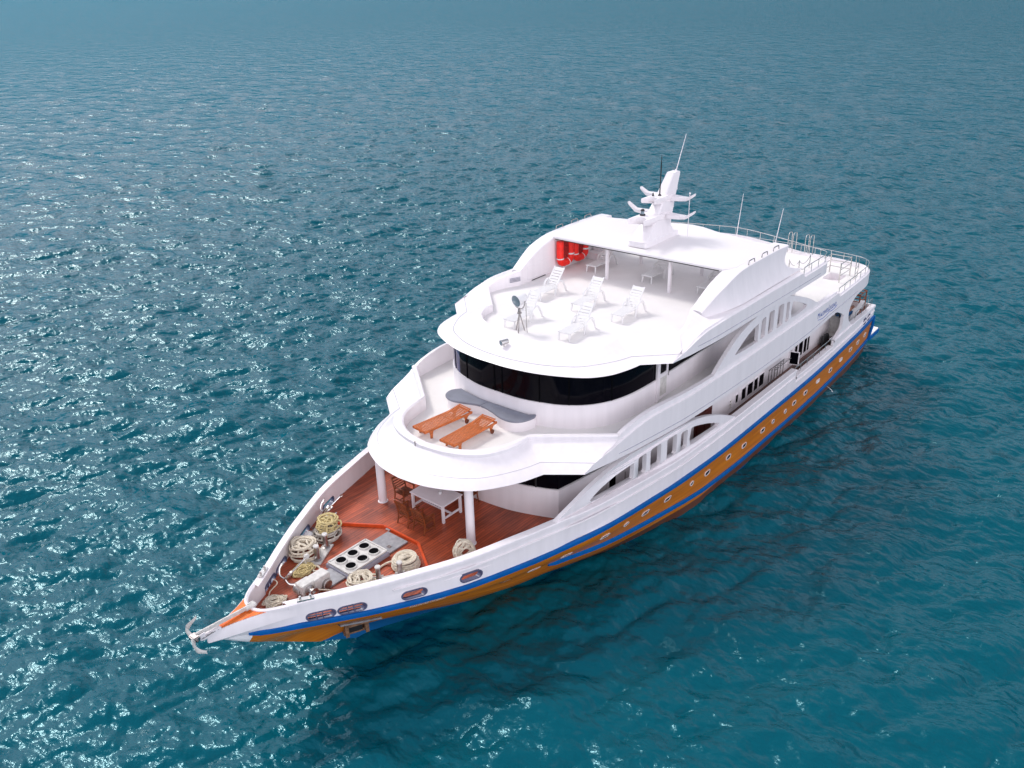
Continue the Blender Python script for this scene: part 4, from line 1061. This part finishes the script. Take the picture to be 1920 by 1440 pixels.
# ------------------------------------------------------------------ ropes
def coil_path(r0, r1, h, rr_, seed, jit):
    """stacked outer wraps, then a spiral across the top into the middle"""
    rg = np.random.default_rng(seed); P = []; per = 20
    nA = max(2, h/(1.75*rr_)); nB = max(2, (r1-r0)/(1.75*rr_)); n = int((nA+nB)*per)
    e1, e2, ph, bul = 0, 0, 0, 0
    for i in range(n+1):
        tn = i/per; a = 2*math.pi*tn
        if i % per == 0: e1, e2, ph, bul = rg.normal(0, jit*2), rg.normal(0, jit*2), rg.uniform(0, 6.28), rg.normal(0, jit*1.5)
        if tn < nA: q = tn/nA; r = r1*(1-.14*q*q)+bul; z = h*q
        else: q = (tn-nA)/nB; r = r1*.86+(r0-r1*.86)*q+bul*.4; z = h+rr_*(1-.9*q)-h*.25*q*q
        P.append(((r+e1*math.cos(a+ph))*math.cos(a)+rg.normal(0, jit*.3), (r+e2*math.sin(a+ph))*math.sin(a)+rg.normal(0, jit*.3), z+rg.normal(0, jit*.5)))
    return P
def rope_coil(name, loc, r0, r1, h, turns, rr_, mt, seed, label, cat='rope', group='ropes on the foredeck', flat=False, extra=None, rx=None, jit=.02):
    m = MB(); P = coil_path(r0, r1, h, rr_, seed, jit); P = [(x, y, max(z, 0)+rr_) for x, y, z in P]
    m.tube(P, rr_, 6)
    # a few strands thrown across the top
    rg = np.random.default_rng(seed+50)
    if not flat:
        for k in range(5):
            a = rg.uniform(0, 6.28); b = a+rg.uniform(1.4, 3.4)
            m.tube(smooth([(r1*math.cos(a), r1*math.sin(a), h*.8), (r0*.8*math.cos((a+b)/2), r0*.8*math.sin((a+b)/2), h+rr_*3), (r1*math.cos(b), r1*math.sin(b), h*.75)], 6), rr_, 6)
    if extra: m.tube(smooth([(x-loc[0], y-loc[1], z-loc[2]) for x, y, z in extra], 6), rr_, 6)
    o = m.build(name, mt, None); o.location = loc
    if rx: o.rotation_euler = rx
    tag(o, label, cat, group); return o
def tangle(name, loc, rx_, ry_, h, n, rr_, mt, seed, label, extra=None):
    rg = np.random.default_rng(seed); pts = []
    for i in range(n):
        a = i*1.9+rg.normal(0, .5); q = math.sqrt(rg.uniform(.08, 1))
        pts.append((rx_*q*math.cos(a), ry_*q*math.sin(a), rr_+h*rg.uniform(0, 1)*(1-.6*q)))
    m = MB(); m.tube(smooth(pts, 6), rr_, 6)
    if extra: m.tube(smooth([(x-loc[0], y-loc[1], z-loc[2]) for x, y, z in extra], 6), rr_, 6)
    o = m.build(name, mt, None); o.location = loc; tag(o, label, 'rope', 'ropes on the foredeck'); return o
D = dz
rope_coil('rope_coil', (15.80, -1.66, D(15.8)), .16, .46, .46, 17, .034, 'rope_cream', 1, 'largest cream rope coil, stacked tall against the far bulwark beside the bollards',
          extra=[(15.95, -1.45, D(15.8)+.52), (16.15, -1.15, D(16)+.12), (15.95, -.80, D(16)+.05), (16.05, -.55, D(16)+.05), (16.20, -.68, D(16)+.05), (16.1, -.86, D(16)+.06)])
rope_coil('rope_coil', (14.62, -1.92, D(14.6)), .14, .46, .28, 11, .032, 'rope_grey', 2, 'grey rope coil on the deck beneath the heap of yellow rope')
rope_coil('rope_coil', (14.52, -1.98, D(14.6)+.30), .09, .36, .34, 14, .030, 'rope_yellow', 3, 'yellowish rope heaped on top of a grey coil beside the far bulwark',
          extra=[(14.7, -1.75, D(14.6)+.6), (14.95, -1.5, D(14.6)+.35), (15.1, -1.38, D(15)+.12)], jit=.028)
tangle('rope_tangle', (16.42, -.98, D(16.4)), .44, .32, .22, 90, .018, 'rope_yellow', 4, 'tangled heap of thin yellow rope beside the folding anchor')
tangle('rope_tangle', (17.98, -.38, D(18)), .42, .34, .18, 70, .018, 'rope_cream', 5, 'loose tangle of thin cream rope in the very tip of the bow well',
       extra=[(18.1, -.45, D(18)+.1), (17.8, -.85, D(18)+.05), (17.55, -.75, D(17.6)+.3), (17.5, -.98, D(17.6)+.32)])
rope_coil('rope_coil', (14.12, 1.46, D(14.1)), .06, .44, .34, 15, .038, 'rope_cream', 6, 'neat round cream rope coil with a spiral top next to the orange coaming', jit=.007,
          extra=[(14.3, 1.1, D(14.3)+.2), (14.45, .85, D(14.4)+.06), (14.8, .88, D(14.8)+.05), (15.1, 1.15, D(15)+.1)])
rope_coil('rope_coil', (15.72, 1.10, D(15.7)), .10, .44, .30, 13, .032, 'rope_cream', 8, 'untidy cream rope coil between the near bollard and the rim of the bulwark',
          extra=[(15.5, .9, D(15.5)+.36), (15.3, .78, D(15.3)+.2), (15.2, 1.0, D(15.2)+.14), (15.18, 1.22, D(15.2)+.2)], jit=.028)
o = rope_coil('rope_coil', (12.62, 2.62, 3.08+.36), .12, .35, .18, 11, .030, 'rope_cream', 9, 'cream rope coil standing upright against the near bulwark by the front column', rx=(rad(62), rad(12), rad(150)), jit=.03)
# white net bag
m = MB(); rg = np.random.default_rng(3)
rows = []
for i in range(9):
    t = i/8; rr__ = .58*(1-t**2.2); rows.append([(rr__*1.15*math.cos(a)*(1+.1*math.sin(3*a+i)), rr__*.7*math.sin(a)*(1+.1*math.cos(2*a)), .24*t**.8*(1+.15*math.sin(2*a+1))) for a in np.linspace(0, 2*math.pi, 22, endpoint=False)])
m.grid(rows, True)
for k in range(7):
    a = rg.uniform(0, 6.28); m.tube(smooth([(.5*math.cos(a), .3*math.sin(a), .08), (.1*math.cos(a+2), .1*math.sin(a+2), .27), (.48*math.cos(a+2.6), .3*math.sin(a+2.6), .08)], 6), .02, 6)
nb = m.build('net_bundle', 'net_white'); nb.location = (14.78, 1.98, D(14.8)); nb.rotation_euler = (0, 0, rad(-30)); tag(nb, 'white crumpled net bundle on the foredeck beside the round rope coil', 'net')
# mooring lines
m = MB(); wzr = wz
m.tube(smooth([(17.12, .46, wz+.42), (16.75, .58, wz+.22), (16.45, .72, D(16.4)+.10), (16.1, .86, D(16)+.06), (15.9, .92, D(15.9)+.10)], 6), .026, 6)
l = m.build('mooring_line', 'rope_cream'); tag(l, 'thick cream line running from the windlass drum to the near rope coil', 'rope', 'ropes on the foredeck')
m = MB(); m.tube(smooth([(17.15, .54, wz+.22), (17.35, .62, wz+.12), (17.6, .70, D(17.6)+.10), (17.72, .8, 3.6), (17.8, .98, 3.97)], 6), .028, 6); m.tube(smooth([(17.5, .55, D(17.5)+.05), (17.6, .70, D(17.6)+.12), (17.72, .66, D(17.7)+.06)], 5), .026, 6)
l = m.build('mooring_line', 'rope_cream'); tag(l, 'short cream line from the windlass up to the fairlead on the near bow rail', 'rope', 'ropes on the foredeck')
# fairleads on the cap rail
for sgn in (1, -1):
    m = MB(); x = 17.8; y = yg(x)-.08
    m.box((x, sgn*y, 3.955), (.5, .16, .05), rz=-sgn*.55)
    for dx in (-.13, .13): m.tube([(x+dx, sgn*(yg(x+dx)-.08), 3.96), (x+dx, sgn*(yg(x+dx)-.08), 4.08)], .035, 8)
    m.build('fairlead', 'steel', Y)
# chain pile and white canister
m = MB(); rg = np.random.default_rng(21)
for k in range(90):
    c = Vector((rg.normal(0, .17), rg.normal(0, .10), .02+abs(rg.normal(0, .05)))); th = rg.uniform(0, 6.28); tl = rg.uniform(-.6, .6)
    Rm = Matrix.Rotation(th, 3, 'Z') @ Matrix.Rotation(tl, 3, 'X')
    m.tube([c+Rm @ Vector((.045*math.cos(a), .026*math.sin(a), 0)) for a in np.linspace(0, 2*math.pi, 8, endpoint=False)], .010, 5, closed=True)
o = m.build('chain_pile', 'old_steel'); o.location = (14.62, -2.50, D(14.6)); o.rotation_euler = (0, 0, rad(20)); tag(o, 'small pile of steel chain between the far bulwark and the yellow rope', 'chain')
m = MB(); m.lathe([(.0001, 0), (.14, 0), (.15, .02), (.15, .26), (.12, .30), (.05, .31), (.05, .35), (.0001, .35)], (0, 0, 0), 18); o = m.build('canister', 'plastic'); o.location = (15.12, -2.28, D(15)); tag(o, 'small white canister standing between two rope piles by the far bulwark', 'canister')

# ------------------------------------------------------------------ anchors
def grapnel(loc, L_, tilt, rz, label, nfl=4, arms=.32):
    r = empty('folding_anchor', label, 'anchor', loc, 0, 'steel anchors on the foredeck')
    Rm = Matrix.Rotation(rz, 3, 'Z') @ Matrix.Rotation(tilt, 3, 'Y')
    m = MB(); m.tube([Rm @ Vector((0, 0, 0)), Rm @ Vector((0, 0, L_))], [.032, .026], 8); m.tube([Rm @ Vector((.05*math.cos(a), 0, L_+.05+.05*math.sin(a))) for a in np.linspace(0, 2*math.pi, 10, endpoint=False)], .012, 5, closed=True)
    m.build('shank', 'steel', r)
    for k in range(nfl):
        a = math.pi/4+k*2*math.pi/nfl; ca, sa = math.cos(a), math.sin(a)
        m = MB(); P = smooth([(0, 0, .02), (arms*.55*ca, arms*.55*sa, .0), (arms*ca, arms*sa, .16), (arms*1.08*ca, arms*1.08*sa, .34)], 4)
        m.tube([Rm @ Vector(p) for p in P], [.03]*6+[.034]*4+[.04, .03, .008], 6); m.build('fluke', 'steel', r)
    return r
g = grapnel((17.22, -.82, D(17.2)+.22), .95, rad(-62), rad(-8), 'large steel folding anchor lying near the bow tip beside the oval openings', arms=.38)
m = MB(); m.tube([(16.36, -.62, D(16.4)+.62), (16.36, -.5, D(16.4)+.62)], .01, 5)
g2 = grapnel((14.06, -2.72, D(14)+.42), .8, rad(-55), rad(160)+math.pi, 'small steel folding anchor resting on the yellow rope pile by the far bulwark', arms=.30)
m = MB(); m.box((0, 0, 0), (.16, .14, .16)); o = m.build('shank_cap', 'vent_white', g, bevel=.03); o.location = (-.84, .12, .47)
# bow anchor
ba = empty('bow_anchor', 'large grey steel anchor hung over the very tip of the bow', 'anchor', (20.8, 0, 4.0))
m = MB(); m.bar((-1.75, 0, -.06), (.0, 0, .06), .07, .13); m.tube([(-1.95, .05, -.04), (-1.75, .05, -.05), (-1.6, .05, -.04)], .07, 8); m.tube([(-1.95, -.05, -.04), (-1.75, -.05, -.05)], .06, 8); m.build('shank', 'vent_white', ba, bevel=.015)
for s in (1, -1):
    m = MB(); P = smooth([(.10, 0, 0), (.20, .2, 0), (.28, .4, .02), (.25, .52, -.05), (.08, .62, -.16)] if s > 0 else [(.06, 0, 0), (.05, -.2, 0), (.04, -.42, .02), (-.12, -.52, .06), (-.41, -.60, .13)], 5)
    rows = []
    for i, p in enumerate(P):
        t = i/(len(P)-1); w = .06+.09*math.sin(math.pi*min(1, t*1.15)); th = .05*(1-t)+.012
        a = Vector(P[max(i-1, 0)]); b = Vector(P[min(i+1, len(P)-1)]); tt = (b-a).normalized(); sd_ = Vector((0, 0, 1)); nn = tt.cross(sd_).normalized(); p = Vector(p)
        rows.append([p+sd_*w, p+nn*th, p-sd_*w, p-nn*th])
    m.grid(rows, True); m.add(rows[-1], [(0, 1, 2, 3)]); m.build('fluke', 'vent_white', ba)
m = MB(); m.box((.05, 0, 0), (.22, .30, .16)); m.tube([(.06, -.2, -.02), (.06, .2, -.02)], .05, 8); m.build('crown', 'old_steel', ba, bevel=.03)
m = MB()
for k in range(9):
    x = -.15-k*.07; m.tube([(x+.04*math.cos(a), .09+(.02*math.sin(a) if k % 2 else 0), -.10+(0 if k % 2 else .02*math.sin(a))) for a in np.linspace(0, 2*math.pi, 8, endpoint=False)], .009, 5, closed=True)
m.build('chain', 'old_steel', ba)

# ------------------------------------------------------------------ lamps on deck
sl = empty('searchlight', 'round white searchlight with grey lens on a thin tripod at the top deck front', 'searchlight', (5.38, -.72, F3))
m = MB(); top = Vector((0, 0, .78))
for a in (0.4, 2.5, 4.6): m.tube([top, Vector((.2*math.cos(a), .2*math.sin(a), 0))], .022, 6)
m.build('tripod', 'old_steel', sl)
m = MB(); m.lathe([(.0001, .74), (.09, .74), (.09, .79), (.05, .80), (.05, .95), (.0001, .95)], (0, 0, 0), 12)
m.tube(smooth([(-.02, -.27, 1.28), (0, -.25, 1.1), (0, -.12, .96), (0, .12, .96), (0, .25, 1.1), (-.02, .27, 1.28)], 4), .018, 6); m.build('yoke', 'old_steel', sl)
Rh = Vector((.86, -.12, -.14)).to_track_quat('Z', 'Y').to_matrix()
m = MB(); hc = Vector((0, 0, 1.30)); m.lathe([(.0001, -.32), (.14, -.31), (.20, -.24), (.215, -.1), (.215, .12), (.24, .13), (.24, .17), (.225, .17)], hc, 24, Rh); m.build('lamp_head', 'plastic', sl)
m = MB(); m.lathe([(.226, .165), (.2, .10), (.12, .03), (.0001, .01)], hc, 24, Rh); m.build('lens', 'lens', sl)
m = MB(); m.tube(smooth([(-.05, .30, 1.20), (0, .33, 1.0), (.02, .36, .6), (.03, .37, .3), (-.05, .33, .01)], 4), .014, 6); m.build('cable', 'old_steel', sl)

fl = MB(); lz = 8.2
m = MB(); m.lathe([(.0001, 0), (.07, 0), (.07, .02), (.025, .03), (.025, .15), (.0001, .15)], (7.12, -.05, 8.19), 12)
Rh = Vector((.85, -.28, -.05)).to_track_quat('Z', 'Y').to_matrix()
m.lathe([(.0001, -.17), (.09, -.16), (.10, -.1), (.10, .11), (.115, .12), (.115, .15), (.10, .15)], (7.10, -.05, 8.42), 18, Rh)
m.use(1).lathe([(.10, .145), (.05, .08), (.0001, .06)], (7.10, -.05, 8.42), 18, Rh); m.build('floodlight', ['steel', 'lens'], Y)
m = MB(); m.lathe([(.0001, 0), (.07, 0), (.05, .03), (.02, .04)], (11.72, -.26, 5.90-.06), 10); m.tube([(11.72, -.26, 5.86), (11.72, -.26, 6.22)], .016, 6); m.tube([(11.72, -.33, 6.22), (11.72, -.19, 6.22)], .014, 6); m.build('horn_post', 'old_steel', Y)

# ------------------------------------------------------------------ red life floats
def float_u(cx, y, z0, hw, top, label, seed):
    r = empty('life_float', label, 'life float', (cx, y, z0), 0, 'red life floats')
    m = MB(); rt_ = .17
    P = smooth([(hw, 0, top), (hw, 0, .55), (hw*.92, 0, .30), (hw*.45, 0, .17), (0, 0, .17), (-hw*.45, 0, .17), (-hw*.92, 0, .30), (-hw, 0, .55), (-hw, 0, top)], 4)
    m.tube(P, rt_, 14); m.build('tube', 'red', r)
    n = len(P)
    for k in (5, int(n*.60), n-6):
        a, b = Vector(P[k]), Vector(P[k+1]); d = (b-a)/2; c = (a+b)/2
        m = MB(); m.tube([c-d*.75, c+d*.75], rt_+.012, 14); m.build('band', 'plastic', r)
    m = MB(); m.grid([[(x, .03*math.sin(9*x+5*z), z) for x in np.linspace(-hw+.1, hw-.1, 8)] for z in np.linspace(.25, top-.05, 10)]); m.build('netting', 'red_net', r)
    return r
float_u(-1.98, -3.98, F3+.20, .40, 1.22, 'red tube float with white bands nearest the roof edge, hanging by the left wall', 1)
float_u(-3.15, -3.98, F3+.16, .40, 1.2, 'red tube float with white bands farther under the roof, half hidden by the first', 2)

# ------------------------------------------------------------------ side deck rack and cockpit clutter
rk = empty('towel_rack', 'thin metal frame rack standing on the side deck against the white cabin wall', 'rack', (-7.0, 4.78, 2.8))
m = MB()
for x in np.linspace(-.8, .8, 6): m.tube([(x, -.15, 0), (x, -.15, .95), (x-.1, .12, 1.02)], .018, 6)
for z in (.05, .95): m.tube([(-.85, -.15, z), (.85, -.15, z)], .02, 6)
m.tube([(-.95, .12, 1.02), (.75, .12, 1.02)], .018, 6); m.tube([(-.85, .12, .03), (.85, .12, .03)], .02, 6)
for x in (-.85, .85): m.tube([(x, -.15, .03), (x, .12, .03)], .018, 6)
m.build('rack_frame', 'old_steel', rk)
zc_ = 2.8
def put(o, label, cat): tag(o, label, cat); return o
m = MB(); m.box((0, 0, .26), (.9, .6, .52)); m.box((0, 0, .54), (.95, .64, .06)); o = m.build('storage_bin', 'dive_blue', bevel=.03); o.location = (-16.7, 4.2, zc_); put(o, 'blue storage bin at the stern behind the white pillar', 'bin')
m = MB()
for k in range(4): m.tube([(-.5, -.3+.2*k, .12+.05*(k % 2)), (.4, -.25+.2*k, .14+.05*(k % 2))], .09, 10)
o = m.build('rolled_mats', 'brown_mat'); o.location = (-17.2, 4.0, zc_+.45); put(o, 'brown rolled mats lying on the white box at the stern', 'mats')
m = MB(); m.box((0, 0, .22), (1.6, 1.1, .44)); o = m.build('locker', 'plastic', bevel=.03); o.location = (-17.3, 4.0, zc_); put(o, 'white locker at the stern under the brown rolled mats', 'locker')
m = MB(); m.bar((.9, .0, .05), (-.9, .0, .75), .22, .05); o = m.build('gangplank', 'plastic'); o.location = (-17.0, 4.72, zc_+.25); put(o, 'white gangplank leaning along the stern rail', 'gangplank')
bn = empty('stern_frame', 'dark brown metal frame with cross bars standing at the stern', 'frame', (-18.2, 3.9, zc_))
m = MB()
for x in (-.5, .5):
    for y in (-.7, .7): m.tube([(x, y, 0), (x, y, 1.35)], .035, 6)
for z in (.95, 1.35):
    for y in (-.7, .7): m.tube([(-.5, y, z), (.5, y, z)], .03, 6)
    for x in (-.5, 0, .5): m.tube([(x, -.7, z), (x, .7, z)], .03, 6)
m.build('frame', 'chair_wood', bn)
m = MB()
for k in range(3): m.lathe([(.0001, 0), (.09, 0), (.095, .5), (.05, .58), (.0001, .6)], (-.25+.25*k, 0, 0), 12)
o = m.build('dive_tanks', 'dark'); o.location = (-12.9, 4.65, zc_); put(o, 'row of dark cylinders on the side deck in front of the white pillar', 'cylinders')

# ------------------------------------------------------------------ water
def axis(lo_, f0, f1, hi_, d, g):
    a = list(np.arange(f0, f1, d)); s = d; x = f1
    while x < hi_: s *= g; x += s; a.append(x)
    s = d; x = f0; b = []
    while x > lo_: s *= g; x -= s; b.append(x)
    return np.array(b[::-1]+a)
ax = axis(-3000, -30, 32, 200, .12, 1.009); ay = axis(-3600, -38, 28, 200, .12, 1.009)
GX, GY = np.meshgrid(ax, ay, indexing='ij'); H = np.zeros_like(GX); OX = np.zeros_like(GX); OY = np.zeros_like(GX)
dxl = np.gradient(ax)[:, None]; dyl = np.gradient(ay)[None, :]; res = np.maximum(dxl, dyl)*np.ones_like(GX)
wr = np.random.default_rng(11)
for i in range(110):
    lam = .38*(9/.38)**(wr.uniform(0, 1)**1.35); k = 2*math.pi/lam
    ang = rad(248)+wr.normal(0, rad(34)); st = .042*lam**-.12
    amp = st/k*(1 if lam < 4 else .6); ph = wr.uniform(0, 2*math.pi); c, s_ = math.cos(ang), math.sin(ang)
    fade = np.clip((lam/res-2.2)/2.2, 0, 1)
    q = k*(GX*c+GY*s_)+ph
    H += amp*fade*np.sin(q); OX -= .8*amp*fade*c*np.cos(q)*-1*-1; OY -= .8*amp*fade*s_*np.cos(q)
V = np.stack([GX+OX, GY+OY, H], -1).reshape(-1, 3).astype(np.float32)
nx, ny = GX.shape; idx = np.arange(nx*ny).reshape(nx, ny)
F = np.stack([idx[:-1, :-1], idx[1:, :-1], idx[1:, 1:], idx[:-1, 1:]], -1).reshape(-1, 4).astype(np.int32)
me = bpy.data.meshes.new('water'); me.vertices.add(len(V)); me.vertices.foreach_set('co', V.ravel())
me.loops.add(F.size); me.loops.foreach_set('vertex_index', F.ravel()); me.polygons.add(len(F))
me.polygons.foreach_set('loop_start', np.arange(0, F.size, 4, dtype=np.int32)); me.polygons.foreach_set('use_smooth', np.ones(len(F), dtype=bool))
me.update(calc_edges=True)
wm = bpy.data.materials.new('water'); wm.use_nodes = True; t = wm.node_tree; b = t.nodes["Principled BSDF"]
b.inputs["Base Color"].default_value = (.0003, .077, .108, 1); b.inputs["Specular Tint"].default_value = (.40, .88, 1, 1); b.inputs["Roughness"].default_value = .08; b.inputs["IOR"].default_value = 1.333
ge = t.nodes.new("ShaderNodeNewGeometry")
def nz(scale, detail, rough, stretch, rotz):
    mp = t.nodes.new("ShaderNodeMapping"); mp.inputs["Scale"].default_value = stretch; mp.inputs["Rotation"].default_value = (0, 0, rotz)
    t.links.new(ge.outputs["Position"], mp.inputs[0])
    n = t.nodes.new("ShaderNodeTexNoise"); n.inputs["Scale"].default_value = scale; n.inputs["Detail"].default_value = detail; n.inputs["Roughness"].default_value = rough
    t.links.new(mp.outputs[0], n.inputs["Vector"]); return n.outputs["Fac"]
def bmp(h, dist, strength, prev=None):
    bp = t.nodes.new("ShaderNodeBump"); bp.inputs["Distance"].default_value = dist; bp.inputs["Strength"].default_value = strength
    t.links.new(h, bp.inputs["Height"])
    if prev: t.links.new(prev, bp.inputs["Normal"])
    return bp.outputs[0]
r1_ = rad(-248)
n0 = bmp(nz(.17, 2, .5, (1, .7, 1), r1_), 2.2, .4)
n1 = bmp(nz(.5, 3, .5, (1, .65, 1), r1_+.25), .9, .8, n0)
n2 = bmp(nz(1.5, 2, .5, (1, .6, 1), r1_+.4), .26, .75, n1)
n3 = bmp(nz(5, 3, .5, (1, .7, 1), r1_-.5), .05, .9, n2)
t.links.new(n3, b.inputs["Normal"])
me.materials.append(wm); wo = bpy.data.objects.new('water', me); COL.objects.link(wo); struct(wo); wo.location.z = .18
# thin discharge jet from the hull
m = MB(); m.tube([(-12.9+.02*k, 5.06+.10*k, .55-.013*k*k) for k in range(5)], [.008+.004*k for k in range(5)], 6)
o = m.build('water_jet', 'foam'); tag(o, 'thin white water jet falling from the hull side into the sea', 'water jet')
